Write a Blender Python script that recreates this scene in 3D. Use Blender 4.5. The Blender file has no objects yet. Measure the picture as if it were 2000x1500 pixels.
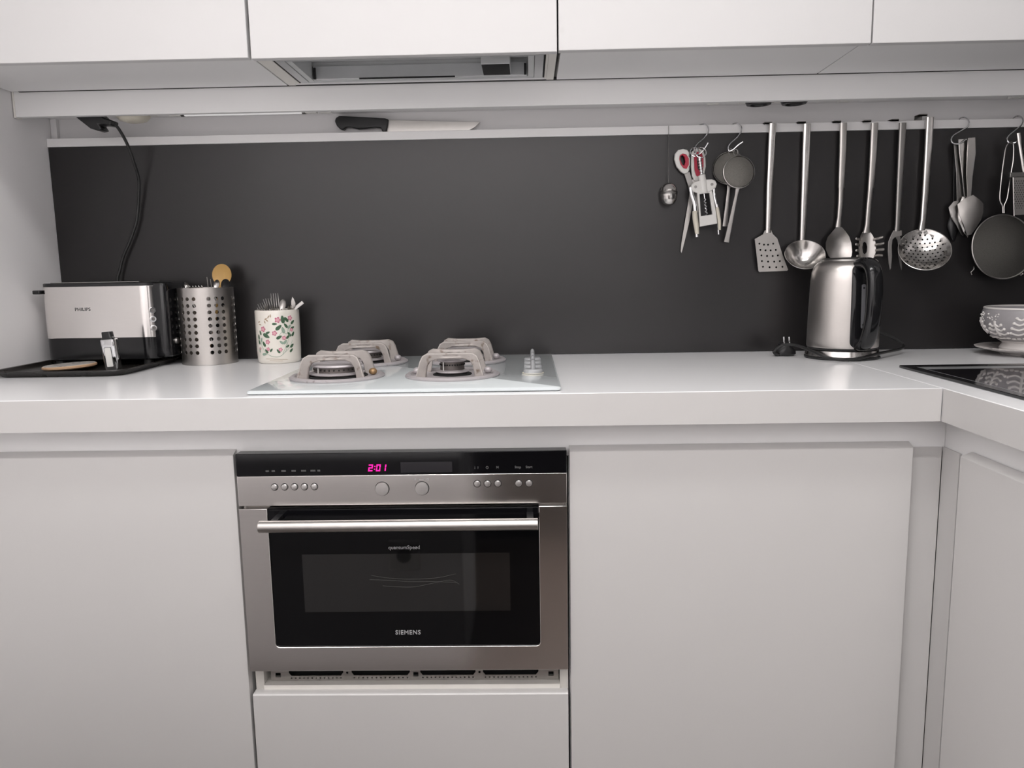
import bpy, math, random
from mathutils import Vector, Matrix
from mathutils.geometry import delaunay_2d_cdt
random.seed(7)
PI = math.pi
SC = bpy.context.scene
COL = SC.collection

# ------------------------------------------------------------------ camera, light, exposure
cam = bpy.data.cameras.new('camera'); camo = bpy.data.objects.new('camera', cam); COL.objects.link(camo)
cam.sensor_width = 36.0; cam.lens = 1521.35 / 2000.0 * 36.0; cam.clip_start = 0.02
R_, U_, F_ = Vector((0.99965859, 0.0199307, -0.01689607)), Vector((0.01383939, 0.14460976, 0.98939198)), Vector((-0.02216261, 0.98928802, -0.14428456))
m = Matrix((R_, U_, -F_)).transposed().to_4x4(); m.translation = Vector((0.033, -1.9519, 1.1108))
camo.matrix_world = m
SC.camera = camo
w = bpy.data.worlds.new('world'); SC.world = w; w.use_nodes = True
w.node_tree.nodes['Background'].inputs[0].default_value = (1.0, 0.98, 0.97, 1); w.node_tree.nodes['Background'].inputs[1].default_value = 0.3
def area(name, loc, sx, sy, power, rot=(0, 0, 0), col=(1, 1, 1)):
    l = bpy.data.lights.new(name, 'AREA'); l.shape = 'RECTANGLE'; l.size = sx; l.size_y = sy; l.energy = power; l.color = col
    o = bpy.data.objects.new(name, l); COL.objects.link(o); o.location = loc; o.rotation_euler = rot
    return o
# added unseen wash light under the ceiling: lights the white wall behind the viewer, which then lights the room softly
WASH = (0.0, -1.80, 2.40)
area('added_wash_light', (WASH[0], WASH[1] - 0.03, WASH[2] - 0.035), 1.9, 0.07, 56, rot=(math.radians(-33), 0, 0), col=(1.0, 0.975, 0.965))
TUBE_GLOW = 0.35  # faint glow added to whiten the unlit tubes
CEILING_FILL = (0.12, -1.25, 2.46)  # unseen lamp added overhead to light worktop and doors
area('added_ceiling_light', (CEILING_FILL[0], CEILING_FILL[1], CEILING_FILL[2] - 0.006), 1.5, 0.25, 15, col=(1.0, 0.98, 0.965))
vs = SC.view_settings
SC.display_settings.display_device = 'sRGB'
vs.view_transform = 'Standard'; vs.look = 'None'; vs.exposure = -0.22; vs.gamma = 1.0; vs.use_curve_mapping = False

# ------------------------------------------------------------------ materials
MATS = {}
def mk(name, col, rough=0.5, metal=0.0, spec=0.5, var=None, bump=None, stretch=None, rvar=0.0, coat=0.0, emit=None, aniso=0.0, stain=None, ior=1.5):
    """Principled material; var=(scale, amount) mottles the colour, bump=(scale, strength), stretch scales the noise space (brushing)."""
    mt = bpy.data.materials.new(name); mt.use_nodes = True
    nt = mt.node_tree; b = nt.nodes['Principled BSDF']
    c4 = (col[0], col[1], col[2], 1)
    b.inputs['Base Color'].default_value = c4; b.inputs['Roughness'].default_value = rough
    b.inputs['Metallic'].default_value = metal; b.inputs['Specular IOR Level'].default_value = spec; b.inputs['IOR'].default_value = ior
    b.inputs['Coat Weight'].default_value = coat; b.inputs['Coat Roughness'].default_value = 0.05
    b.inputs['Anisotropic'].default_value = aniso
    if emit:
        b.inputs['Emission Color'].default_value = (emit[0], emit[1], emit[2], 1); b.inputs['Emission Strength'].default_value = emit[3]
    tc = nt.nodes.new('ShaderNodeTexCoord'); mp = nt.nodes.new('ShaderNodeMapping'); nt.links.new(tc.outputs['Object'], mp.inputs['Vector'])
    if stretch: mp.inputs['Scale'].default_value = stretch
    def noise(scale, detail=3):
        n = nt.nodes.new('ShaderNodeTexNoise'); n.inputs['Scale'].default_value = scale; n.inputs['Detail'].default_value = detail
        nt.links.new(mp.outputs['Vector'], n.inputs['Vector']); return n
    last = None
    v = var or (30.0, 0.03)
    n = noise(v[0]); mx = nt.nodes.new('ShaderNodeMix'); mx.data_type = 'RGBA'
    mx.inputs['A'].default_value = tuple(max(0, x * (1 - v[1])) for x in col) + (1,); mx.inputs['B'].default_value = tuple(min(1, x * (1 + v[1])) for x in col) + (1,)
    nt.links.new(n.outputs['Fac'], mx.inputs['Factor']); last = mx.outputs['Result']
    if stain:
        n2 = noise(stain[0], 6); rp = nt.nodes.new('ShaderNodeMapRange'); rp.inputs['From Min'].default_value = stain[1]; rp.inputs['From Max'].default_value = stain[1] + 0.12
        nt.links.new(n2.outputs['Fac'], rp.inputs['Value'])
        m2 = nt.nodes.new('ShaderNodeMix'); m2.data_type = 'RGBA'; nt.links.new(rp.outputs['Result'], m2.inputs['Factor']); nt.links.new(last, m2.inputs['A'])
        m2.inputs['B'].default_value = tuple(stain[2]) + (1,); last = m2.outputs['Result']
    nt.links.new(last, b.inputs['Base Color'])
    if rvar:
        n3 = noise(v[0] * 1.7); rr = nt.nodes.new('ShaderNodeMapRange'); rr.inputs['To Min'].default_value = max(0.02, rough - rvar); rr.inputs['To Max'].default_value = rough + rvar
        nt.links.new(n3.outputs['Fac'], rr.inputs['Value']); nt.links.new(rr.outputs['Result'], b.inputs['Roughness'])
    if bump:
        n4 = noise(bump[0]); bp = nt.nodes.new('ShaderNodeBump'); bp.inputs['Strength'].default_value = bump[1]; bp.inputs['Distance'].default_value = 0.002
        nt.links.new(n4.outputs['Fac'], bp.inputs['Height']); nt.links.new(bp.outputs['Normal'], b.inputs['Normal'])
    MATS[name] = mt
    return mt
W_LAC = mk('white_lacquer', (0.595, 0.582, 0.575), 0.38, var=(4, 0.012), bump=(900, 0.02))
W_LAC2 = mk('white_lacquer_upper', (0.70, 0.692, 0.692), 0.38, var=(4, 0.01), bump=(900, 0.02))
W_MEL = mk('white_melamine', (0.88, 0.875, 0.875), 0.45, var=(5, 0.02))
W_CREAM = mk('cream_edging', (0.82, 0.795, 0.75), 0.5, var=(8, 0.03))
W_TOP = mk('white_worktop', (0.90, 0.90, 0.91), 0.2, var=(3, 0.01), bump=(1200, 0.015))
W_WALL = mk('white_paint', (0.86, 0.845, 0.85), 0.7, var=(6, 0.02), bump=(300, 0.05))
W_RAIL = mk('white_rail', (0.78, 0.77, 0.77), 0.35, var=(6, 0.01))
CEIL = mk('ceiling_paint', (0.85, 0.85, 0.84), 0.8, var=(3, 0.01))
FLOOR = mk('grey_floor', (0.075, 0.058, 0.05), 0.4, var=(5, 0.2), bump=(50, 0.05))
HALL = mk('dim_hall_paint', (0.10, 0.085, 0.08), 0.7, var=(2, 0.1))
SPLASH = mk('charcoal_laminate', (0.018, 0.0168, 0.0172), 0.26, spec=0.5, var=(7, 0.06), bump=(500, 0.03))
STEEL = mk('brushed_steel', (0.84, 0.81, 0.79), 0.17, 1.0, var=(60, 0.05), stretch=(0.6, 8, 30), rvar=0.03)
STEEL_V = mk('brushed_steel_vertical', (0.55, 0.522, 0.50), 0.33, 1.0, var=(60, 0.05), stretch=(1, 1, 40), rvar=0.04)
STEEL_P = mk('polished_steel', (0.64, 0.62, 0.60), 0.19, 1.0, var=(25, 0.06), rvar=0.05)
STEEL_S = mk('satin_steel', (0.52, 0.50, 0.48), 0.32, 1.0, var=(40, 0.06), rvar=0.06)
STEEL_D = mk('dark_steel', (0.30, 0.29, 0.28), 0.3, 1.0, var=(40, 0.08))
CHROME = mk('chrome', (0.75, 0.75, 0.76), 0.06, 1.0, var=(20, 0.03))
ALU = mk('aluminium_trim', (0.62, 0.63, 0.64), 0.35, 0.8, var=(30, 0.04))
MESH = mk('woven_wire_mesh', (0.10, 0.096, 0.088), 0.55, 0.6, var=(900, 0.5), bump=(1500, 0.6))
MESH_L = mk('fine_tea_mesh', (0.24, 0.23, 0.21), 0.5, 0.7, var=(900, 0.5), bump=(1500, 0.6))
BLK = mk('black_plastic', (0.012, 0.012, 0.013), 0.35, var=(40, 0.1))
BLK_G = mk('gloss_black_plastic', (0.008, 0.008, 0.009), 0.12, var=(20, 0.1))
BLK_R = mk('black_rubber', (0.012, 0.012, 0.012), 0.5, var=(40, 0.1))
TRAYM = mk('black_enamel_tray', (0.014, 0.0125, 0.011), 0.3, var=(30, 0.2), rvar=0.08)
OVGLASS = mk('black_oven_glass', (0.003, 0.003, 0.0035), 0.05, spec=0.25, var=(10, 0.1))
OVWIN = mk('smoked_window_glass', (0.006, 0.006, 0.006), 0.04, spec=0.9, var=(10, 0.1))
PANELG = mk('black_panel_glass', (0.004, 0.004, 0.005), 0.08, spec=0.3, var=(10, 0.1))
DISPL = mk('grey_display', (0.018, 0.017, 0.020), 0.1, var=(10, 0.05))
DARK = mk('dark_void', (0.006, 0.006, 0.006), 0.8, var=(10, 0.1))
LED = mk('magenta_led', (0.8, 0.0, 0.3), 0.4, emit=(1.0, 0.015, 0.33, 1.15))
PRINT_G = mk('grey_print', (0.36, 0.36, 0.37), 0.5)
PRINT_D = mk('dark_print', (0.05, 0.05, 0.05), 0.4)
PRINT_F = mk('faint_print', (0.12, 0.12, 0.12), 0.5)
SCRATCH = mk('pale_scratch', (0.07, 0.07, 0.065), 0.4)
KNOBM = mk('silver_button', (0.58, 0.56, 0.55), 0.32, 0.9, var=(30, 0.03))
HOBG = mk('pale_hob_glass', (0.66, 0.70, 0.71), 0.1, var=(5, 0.02), coat=0.3)
GRATE = mk('stained_grey_enamel', (0.40, 0.365, 0.345), 0.5, var=(45, 0.22), stain=(55, 0.58, (0.17, 0.125, 0.09)), bump=(120, 0.1))
BURN = mk('lilac_grey_burner', (0.46, 0.43, 0.44), 0.4, 0.25, var=(40, 0.08), stain=(60, 0.64, (0.16, 0.12, 0.10)))
BURN_D = mk('dark_burner_metal', (0.12, 0.105, 0.10), 0.5, 0.6, var=(60, 0.3))
BRASS = mk('browned_brass', (0.42, 0.27, 0.14), 0.45, 0.6, var=(90, 0.3))
KNOBW = mk('pale_grey_knob', (0.50, 0.51, 0.52), 0.25, 0.3, var=(20, 0.03))
WOOD = mk('wooden_spoon', (0.60, 0.37, 0.13), 0.55, var=(40, 0.18), stretch=(1, 1, 0.2))
WOODP = mk('pale_wood', (0.55, 0.36, 0.22), 0.5, var=(60, 0.15), stretch=(1, 6, 1))
COASTM = mk('patterned_coaster_print', (0.45, 0.43, 0.40), 0.4, var=(70, 0.2), stain=(75, 0.55, (0.05, 0.05, 0.06)))
CERAM = mk('cream_ceramic', (0.80, 0.76, 0.69), 0.12, var=(8, 0.015), coat=0.4)
PINK = mk('pink_print', (0.56, 0.17, 0.26), 0.3, var=(250, 0.35))
PINKL = mk('pale_pink_print', (0.76, 0.42, 0.46), 0.3, var=(250, 0.2))
GREEN = mk('dark_green_print', (0.055, 0.12, 0.065), 0.3, var=(250, 0.4))
GREENL = mk('sage_print', (0.30, 0.40, 0.32), 0.3, var=(250, 0.3))
TANP = mk('tan_print', (0.45, 0.34, 0.24), 0.3, var=(250, 0.3))
BOWLG = mk('grey_glaze', (0.34, 0.325, 0.335), 0.3, var=(30, 0.12))
BOWLW = mk('white_relief_glaze', (0.72, 0.69, 0.67), 0.35, var=(60, 0.05))
SAUCER = mk('marbled_saucer_glaze', (0.62, 0.58, 0.56), 0.3, var=(50, 0.1), stain=(60, 0.55, (0.30, 0.28, 0.29)))
CREAMP = mk('cream_plastic', (0.70, 0.66, 0.56), 0.4, var=(20, 0.04))
WHITEP = mk('white_plastic', (0.76, 0.75, 0.72), 0.35, var=(20, 0.03))
REDP = mk('red_rubber', (0.48, 0.025, 0.06), 0.45, var=(20, 0.1))
COOKG = mk('black_ceramic_glass', (0.006, 0.005, 0.007), 0.035, spec=0.6, var=(10, 0.1))
TUBEW = mk('white_tube_glass', (0.80, 0.80, 0.80), 0.25, emit=(1.0, 0.98, 0.97, TUBE_GLOW))
HOODM = mk('grey_hood_metal', (0.62, 0.63, 0.635), 0.4, 0.15, var=(30, 0.04))
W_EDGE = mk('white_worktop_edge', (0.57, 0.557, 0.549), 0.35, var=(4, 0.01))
ADDED_SIDEB = mk('added_sideboard_wood', (0.035, 0.025, 0.02), 0.5, var=(30, 0.3))
DARK_PANE = mk('added_dark_pane_glass', (0.004, 0.004, 0.005), 0.05, var=(5, 0.1))
ADDED_LAMPW = mk('added_lamp_housing', (0.8, 0.8, 0.8), 0.4)

# ------------------------------------------------------------------ geometry helpers (everything is authored in world metres)
ORG = {}
def pip(p, poly):
    c = False; j = len(poly) - 1
    for i in range(len(poly)):
        a, b = poly[i], poly[j]
        if (a[1] > p[1]) != (b[1] > p[1]) and p[0] < (b[0] - a[0]) * (p[1] - a[1]) / (b[1] - a[1]) + a[0]: c = not c
        j = i
    return c
def circ(cx, cy, r, n=12, ry=None, ph=0.0):
    ry = r if ry is None else ry
    return [(cx + r * math.cos(2 * PI * i / n + ph), cy + ry * math.sin(2 * PI * i / n + ph)) for i in range(n)]
def rrect(x0, x1, y0, y1, r, n=5):
    o = []
    for cx, cy, a0 in ((x1 - r, y1 - r, 0), (x0 + r, y1 - r, 90), (x0 + r, y0 + r, 180), (x1 - r, y0 + r, 270)):
        for i in range(n + 1):
            a = math.radians(a0 + 90 * i / n); o.append((cx + r * math.cos(a), cy + r * math.sin(a)))
    return o
def smoothline(pts, k=6):
    """Catmull-Rom through 3-D points."""
    P = [Vector(p) for p in pts]; out = []
    for i in range(len(P) - 1):
        a = P[max(i - 1, 0)]; b = P[i]; c = P[i + 1]; d = P[min(i + 2, len(P) - 1)]
        for j in range(k):
            t = j / k
            out.append(0.5 * ((2 * b) + (c - a) * t + (2 * a - 5 * b + 4 * c - d) * t * t + (3 * b - a - 3 * c + d) * t ** 3))
    out.append(P[-1]); return out
class MB:
    def __init__(s, M=None): s.v = []; s.f = []; s.M = M
    def add(s, vs, fs):
        o = len(s.v)
        s.v += [tuple(s.M @ Vector(p)) if s.M else tuple(p) for p in vs]
        s.f += [tuple(i + o for i in f) for f in fs]; return s
    def box(s, x0, x1, y0, y1, z0, z1):
        return s.add([(x0, y0, z0), (x1, y0, z0), (x1, y1, z0), (x0, y1, z0), (x0, y0, z1), (x1, y0, z1), (x1, y1, z1), (x0, y1, z1)],
                     [(0, 3, 2, 1), (4, 5, 6, 7), (0, 1, 5, 4), (1, 2, 6, 5), (2, 3, 7, 6), (3, 0, 4, 7)])
    def loops(s, L, cap0=True, cap1=True, closed=False):
        n = len(L[0]); vs = [p for l in L for p in l]; fs = []
        m = len(L)
        for i in range(m if closed else m - 1):
            a = i * n; b = ((i + 1) % m) * n
            for j in range(n): fs.append((a + j, a + (j + 1) % n, b + (j + 1) % n, b + j))
        if not closed:
            if cap0: fs.append(tuple(range(n - 1, -1, -1)))
            if cap1: fs.append(tuple(range((m - 1) * n, m * n)))
        return s.add(vs, fs)
    def cyl(s, p0, p1, r0, r1=None, n=20, cap=True):
        p0, p1 = Vector(p0), Vector(p1); r1 = r0 if r1 is None else r1
        d = (p1 - p0).normalized(); a = d.orthogonal().normalized(); b = d.cross(a)
        L = [[p + (a * math.cos(2 * PI * i / n) + b * math.sin(2 * PI * i / n)) * r for i in range(n)] for p, r in ((p0, r0), (p1, r1))]
        return s.loops(L, cap, cap)
    def tube(s, pts, r, n=8, closed=False):
        P = [Vector(p) for p in pts]; k = len(P); R = r if isinstance(r, (list, tuple)) else [r] * k
        T = [((P[(i + 1) % k] if closed else P[min(i + 1, k - 1)]) - (P[i - 1] if closed else P[max(i - 1, 0)])).normalized() for i in range(k)]
        a = T[0].orthogonal().normalized(); L = []
        for i in range(k):
            a = (a - T[i] * a.dot(T[i])).normalized(); b = T[i].cross(a)
            L.append([P[i] + (a * math.cos(2 * PI * j / n) + b * math.sin(2 * PI * j / n)) * R[i] for j in range(n)])
        return s.loops(L, closed=closed)
    def sweep(s, pts, N, a, b, n=12, power=1.0):
        """Elliptical section, half-size a along the fixed direction N and b across it."""
        P = [Vector(p) for p in pts]; k = len(P); N = Vector(N).normalized()
        a = a if isinstance(a, list) else [a] * k; b = b if isinstance(b, list) else [b] * k; L = []
        for i in range(k):
            T = (P[min(i + 1, k - 1)] - P[max(i - 1, 0)]).normalized(); B = T.cross(N).normalized()
            l = []
            for j in range(n):
                c, q = math.cos(2 * PI * j / n), math.sin(2 * PI * j / n)
                c = math.copysign(abs(c) ** power, c); q = math.copysign(abs(q) ** power, q)
                l.append(P[i] + N * c * a[i] + B * q * b[i])
            L.append(l)
        return s.loops(L)
    def lathe(s, prof, c=(0, 0, 0), n=32, cap0=True, cap1=True):
        L = [[(c[0] + r * math.cos(2 * PI * i / n), c[1] + r * math.sin(2 * PI * i / n), c[2] + z) for i in range(n)] for r, z in prof]
        return s.loops(L, cap0, cap1)
    def plate(s, outline, holes, fn, t, inner=()):
        """Sheet cut to an outline with holes; fn(a, b, d) gives the 3-D point at depth d (0 front .. t back)."""
        vs = []; es = []
        for lp in [outline] + list(holes):
            o = len(vs); vs += [Vector((p[0], p[1])) for p in lp]; k = len(lp); es += [(o + i, o + (i + 1) % k) for i in range(k)]
        vs += [Vector((p[0], p[1])) for p in inner if pip(p, outline) and not any(pip(p, h) for h in holes)]
        V, _, F, _, _, _ = delaunay_2d_cdt(vs, es, [], 0, 1e-7)
        tris = []
        for f in F:
            c = sum((V[i] for i in f), Vector((0, 0))) / len(f)
            if pip(c, outline) and not any(pip(c, h) for h in holes): tris.append(tuple(f))
        n = len(V); fs = []; cnt = {}
        for f in tris:
            fs.append(f); fs.append(tuple(i + n for i in reversed(f)))
            for i in range(len(f)):
                e = (f[i], f[(i + 1) % len(f)]); k = (min(e), max(e)); cnt.setdefault(k, []).append(e)
        for k, l in cnt.items():
            if len(l) == 1: i, j = l[0]; fs.append((j, i, i + n, j + n))
        return s.add([fn(p.x, p.y, 0.0) for p in V] + [fn(p.x, p.y, t) for p in V], fs)
    def flat(s, outline, y, t, holes=()):
        """Plate standing in the x-z plane, front face at y, thickness t going back."""
        return s.plate(outline, holes, lambda a, b, d: (a, y + d, b), t)
    def ball(s, c, r, sx=1, sy=1, sz=1, n=16, m=10):
        return s.add([(c[0] + r * sx * math.sin(PI * i / m) * math.cos(2 * PI * j / n), c[1] + r * sy * math.sin(PI * i / m) * math.sin(2 * PI * j / n), c[2] + r * sz * math.cos(PI * i / m)) for i in range(m + 1) for j in range(n)],
                     [(i * n + j, (i + 1) * n + j, (i + 1) * n + (j + 1) % n, i * n + (j + 1) % n) for i in range(m) for j in range(n)])
    def build(s, name, mat, parent=None, bevel=0.0, smooth=True, angle=35, origin=None, seg=2):
        V = s.v
        if parent is not None: org = ORG[parent]
        elif origin is not None: org = Vector(origin)
        else:
            xs, ys, zs = zip(*V); org = Vector(((min(xs) + max(xs)) / 2, (min(ys) + max(ys)) / 2, min(zs)))
        me = bpy.data.meshes.new(name); me.from_pydata([(p[0] - org.x, p[1] - org.y, p[2] - org.z) for p in V], [], s.f)
        import bmesh
        bm = bmesh.new(); bm.from_mesh(me); bmesh.ops.remove_doubles(bm, verts=bm.verts, dist=1e-6); bmesh.ops.recalc_face_normals(bm, faces=bm.faces); bm.to_mesh(me); bm.free()
        if smooth:
            me.polygons.foreach_set('use_smooth', [True] * len(me.polygons)); me.set_sharp_from_angle(angle=math.radians(angle))
        me.materials.append(mat)
        o = bpy.data.objects.new(name, me); COL.objects.link(o)
        if parent is not None: o.parent = parent
        else: o.location = org
        ORG[o] = org
        if bevel:
            b = o.modifiers.new('bevel', 'BEVEL'); b.width = bevel; b.segments = seg; b.limit_method = 'ANGLE'; b.angle_limit = math.radians(40); b.harden_normals = False
        return o
def tag(o, label, cat, group=None):
    o['label'] = label; o['category'] = cat
    if group: o['group'] = group
    return o
def thing(name, loc, label, cat, group=None):
    o = bpy.data.objects.new(name, None); COL.objects.link(o); o.location = loc; o.empty_display_size = 0.02; ORG[o] = Vector(loc)
    return tag(o, label, cat, group)
def struct(o): o['kind'] = 'structure'; return o
def bx(name, mat, parent, x0, x1, y0, y1, z0, z1, bevel=0.0, seg=2): return MB().box(x0, x1, y0, y1, z0, z1).build(name, mat, parent, bevel, seg=seg)
def text(name, s, size, loc, mat, parent, depth=0.0003, rot=0.0, space=1.0, bold=0.012):
    """Raised print facing the room (-y), loc = centre of the text."""
    cu = bpy.data.curves.new(name, 'FONT'); cu.body = s; cu.size = size; cu.align_x = 'CENTER'; cu.align_y = 'CENTER'; cu.extrude = depth; cu.space_character = space; cu.resolution_u = 4; cu.offset = size * bold
    t = bpy.data.objects.new(name, cu); COL.objects.link(t)
    bpy.context.view_layer.update()
    me = bpy.data.meshes.new_from_object(t.evaluated_get(bpy.context.evaluated_depsgraph_get()))
    bpy.data.objects.remove(t); bpy.data.curves.remove(cu)
    M = Matrix.Translation(Vector(loc) - ORG[parent]) @ Matrix.Rotation(rot, 4, 'Y') @ Matrix.Rotation(PI / 2, 4, 'X')
    me.transform(M); me.materials.clear(); me.materials.append(mat)
    o = bpy.data.objects.new(name, me); COL.objects.link(o); o.parent = parent; ORG[o] = ORG[parent]
    return o

# ------------------------------------------------------------------ the room
XL, XR, YB, YF, ZC, ZW_ = -1.14, 1.37, 0.03, -2.75, 2.5, 0.9005
struct(bx('floor', FLOOR, None, -1.3, 1.6, -5.2, 0.2, -0.05, 0.0))
struct(bx('ceiling', CEIL, None, -1.3, 1.6, -5.2, 0.2, ZC, ZC + 0.05))
struct(bx('wall_back', W_WALL, None, -1.3, 1.6, YB, 0.2, 0.0, ZC))
struct(bx('wall_left', W_WALL, None, -1.3, XL, -5.2, YB, 0.0, ZC))
struct(bx('wall_right', W_WALL, None, XR, 1.6, YF, YB, 0.0, ZC))
struct(bx('wall_front', W_WALL, None, XL, 0.95, YF - 0.12, YF, 0.0, ZC))
struct(bx('wall_front_return', W_WALL, None, 1.45, 1.6, YF - 0.12, YF, 0.0, ZC))
struct(bx('wall_front_lintel', W_WALL, None, 0.95, 1.45, YF - 0.12, YF, 2.08, ZC))
struct(bx('wall_hall_end', HALL, None, XL, 1.6, -5.2, -5.1, 0.0, ZC))
struct(bx('wall_hall_side', HALL, None, 1.5, 1.6, -5.1, YF - 0.12, 0.0, ZC))
struct(bx('wall_hall_inner', HALL, None, XL, XL + 0.1, -5.1, YF - 0.12, 0.0, ZC))
struct(bx('wall_hall_ceiling', HALL, None, XL + 0.1, 1.5, -5.1, YF - 0.12, ZC - 0.05, ZC - 0.001))
# low white cupboard with a socket, seen only as a reflection in the oven front
lc = thing('low_cupboard', (-0.65, -1.5, 0.0), 'low white cupboard mirrored in the oven front', 'cupboard')
bx('body', W_WALL, lc, XL + 0.002, -0.156, -1.72, -1.272, 0.0, 0.605, 0.002)
bx('cupboard_top', W_WALL, lc, XL + 0.002, -0.154, -1.725, -1.270, 0.6055, 0.62, 0.002)
sk = thing('wall_socket', (-0.316, -1.268, 0.345), 'white socket mirrored in the oven door glass', 'socket')
bx('face_plate', WHITEP, sk, -0.358, -0.274, -1.2719, -1.260, 0.303, 0.387, 0.003)
MB().cyl((-0.316, -1.2595, 0.345), (-0.316, -1.2585, 0.345), 0.02).build('socket_well', PRINT_F, sk)
sb = thing('added_sideboard', (-0.03, -2.5, 0.0), 'dark brown chest added unseen to darken the oven steel reflection', 'added_sideboard')  # unseen, added so the oven steel reflects something dark
bx('body', ADDED_SIDEB, sb, -0.42, 0.36, YF + 0.002, -2.35, 0.06, 0.78, 0.002)
bx('added_sideboard_top', ADDED_SIDEB, sb, -0.43, 0.37, YF + 0.002, -2.34, 0.7805, 0.80, 0.002)
for x in (-0.41, 0.32): bx('leg', ADDED_SIDEB, sb, x, x + 0.03, -2.40, -2.37, 0.0, 0.0598)
# unseen dark window added over the right-hand run to darken the backsplash reflection
wn = struct(bx('added_dark_window', W_LAC2, None, XR - 0.03, XR - 0.0005, -2.3, -0.62, 1.46, 2.3))
bx('added_pane', DARK_PANE, wn, XR - 0.036, XR - 0.0305, -2.25, -1.49, 1.51, 2.25); bx('added_pane', DARK_PANE, wn, XR - 0.036, XR - 0.0305, -1.43, -0.67, 1.51, 2.25)
tag(bx('backsplash_panel', SPLASH, None, XR - 0.03, XR - 0.001, -1.95, -0.001, ZW_, 1.432), 'charcoal backsplash panel on the right-hand wall, beyond the bowl', 'backsplash')
# added unseen fittings that light the room
lp = thing('added_wash_lamp', (WASH[0], WASH[1], WASH[2]), 'long white wall-washer added unseen under the ceiling', 'lamp')
MB().loops([[(x, WASH[1] + a, WASH[2] + b) for a, b in ((0.05, 0.0), (0.05, 0.06), (-0.05, 0.06), (-0.05, 0.03), (0.005, -0.03))] for x in (WASH[0] - 1.0, WASH[0] + 1.0)]).build('housing', ADDED_LAMPW, lp)
for x in (-0.8, 0.8): MB().cyl((WASH[0] + x, WASH[1], WASH[2] + 0.06), (WASH[0] + x, WASH[1], ZC - 0.001), 0.008).build('bracket', ADDED_LAMPW, lp)
lp = thing('added_ceiling_lamp', CEILING_FILL, 'long flat white ceiling lamp added unseen to light the kitchen', 'lamp')
bx('housing', ADDED_LAMPW, lp, CEILING_FILL[0] - 0.77, CEILING_FILL[0] + 0.77, CEILING_FILL[1] - 0.145, CEILING_FILL[1] + 0.145, CEILING_FILL[2], ZC - 0.001, 0.004)

# ------------------------------------------------------------------ backsplash, rail, pelmet
tag(bx('backsplash_panel', SPLASH, None, XL + 0.001, XR - 0.001, 0.0, YB - 0.001, 0.9005, 1.432), 'charcoal backsplash panel between worktop and white rail', 'backsplash')
rl = tag(bx('hanging_rail', W_RAIL, None, XL + 0.001, XR - 0.001, -0.004, 0.004, 1.4285, 1.4485, 0.0008), 'long white rail along the top of the charcoal backsplash', 'rail')
pm = thing('light_pelmet', (0.1, -0.045, 1.4776), 'white pelmet box running under the wall cabinets', 'pelmet')
bx('front_board', W_MEL, pm, XL + 0.004, XR - 0.001, -0.12, -0.104, 1.4776, 1.60, 0.0008)
bx('underside_board', W_MEL, pm, XL + 0.004, XR - 0.001, -0.104, YB - 0.001, 1.499, 1.512)
bx('end_strip', W_CREAM, pm, XL + 0.002, XL + 0.006, -0.1215, -0.1, 1.476, 1.56)
bx('corner_strip', W_WALL, pm, XL + 0.001, XL + 0.016, 0.018, YB - 0.001, 1.4485, 1.4988)

bx('joint_shade_strip', BLK_R, pm, XL + 0.02, XR - 0.002, -0.1254, -0.1202, 1.5312, 1.538)  # black strip puts a shadow line into the cabinet and pelmet joint

# tube lights, sockets and plugs under the pelmet
def tube_lamp(x0, x1, label, zc=1.484):
    t = thing('tube_light', ((x0 + x1) / 2, -0.092, zc), label, 'lamp', 'slim tube lights under the pelmet')
    MB().cyl((x0 + 0.03, -0.092, zc), (x1 - 0.03, -0.092, zc), 0.0075, n=16).build('tube', TUBEW, t)
    for a, b, c in ((x0, x0 + 0.026, x0 + 0.034), (x1, x1 - 0.026, x1 - 0.034)):
        bx('end_cap', WHITEP, t, min(a, b), max(a, b), -0.1, -0.084, 1.477, 1.4985, 0.001)
        MB().cyl((b, -0.092, zc), (c, -0.092, zc), 0.0082, n=16).build('metal_ferrule', STEEL_D, t)
tube_lamp(-0.790, -0.448, 'short white tube light under the pelmet beside the black plug')
tube_lamp(-0.440, 0.474, 'long white tube light under the pelmet above the knife', 1.4905)
tube_lamp(0.745, 1.155, 'white tube light under the pelmet above the steel ladles', 1.4905)
cv = bx('cable_cover', BLK_R, None, -0.845, -0.792, -0.098, -0.086, 1.484, 1.4925, 0.001)
tag(cv, 'short dark cable piece between white socket and tube light', 'cable')
o = thing('under_cabinet_socket', (-0.888, -0.08, 1.4776), 'white round socket under the pelmet beside the black plug', 'socket')
MB(Matrix.Translation((-0.888, -0.07, 1.4925))).lathe([(0.038, 0), (0.038, -0.010), (0.030, -0.019), (0.014, -0.0235), (0.0, -0.024)], n=28).build('socket_face', CREAMP, o)
bx('base_plate', WHITEP, o, -0.936, -0.848, -0.1, -0.03, 1.4895, 1.4988, 0.001)
for i, (x, lab) in enumerate(((0.571, 'black round socket under the pelmet above the tea strainers'), (0.652, 'black round socket under the pelmet above the perforated spatula'))):
    o = thing('under_cabinet_socket', (x, -0.07, 1.478), lab, 'socket', 'black sockets under the pelmet')
    MB(Matrix.Translation((x, -0.07, 1.4925))).lathe([(0.030, 0), (0.030, -0.008), (0.027, -0.0135), (0.020, -0.0145), (0.0185, -0.010), (0.0, -0.010)], n=28).build('socket_ring', BLK, o)
    bx('base_plate', WHITEP, o, x - 0.038, x + 0.038, -0.102, -0.03, 1.489, 1.4988, 0.001)
pg = thing('plug', (-0.9772, -0.0750, 1.4744), 'black plug with pull grip in the socket under the pelmet', 'plug')
y0 = -0.09
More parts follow.
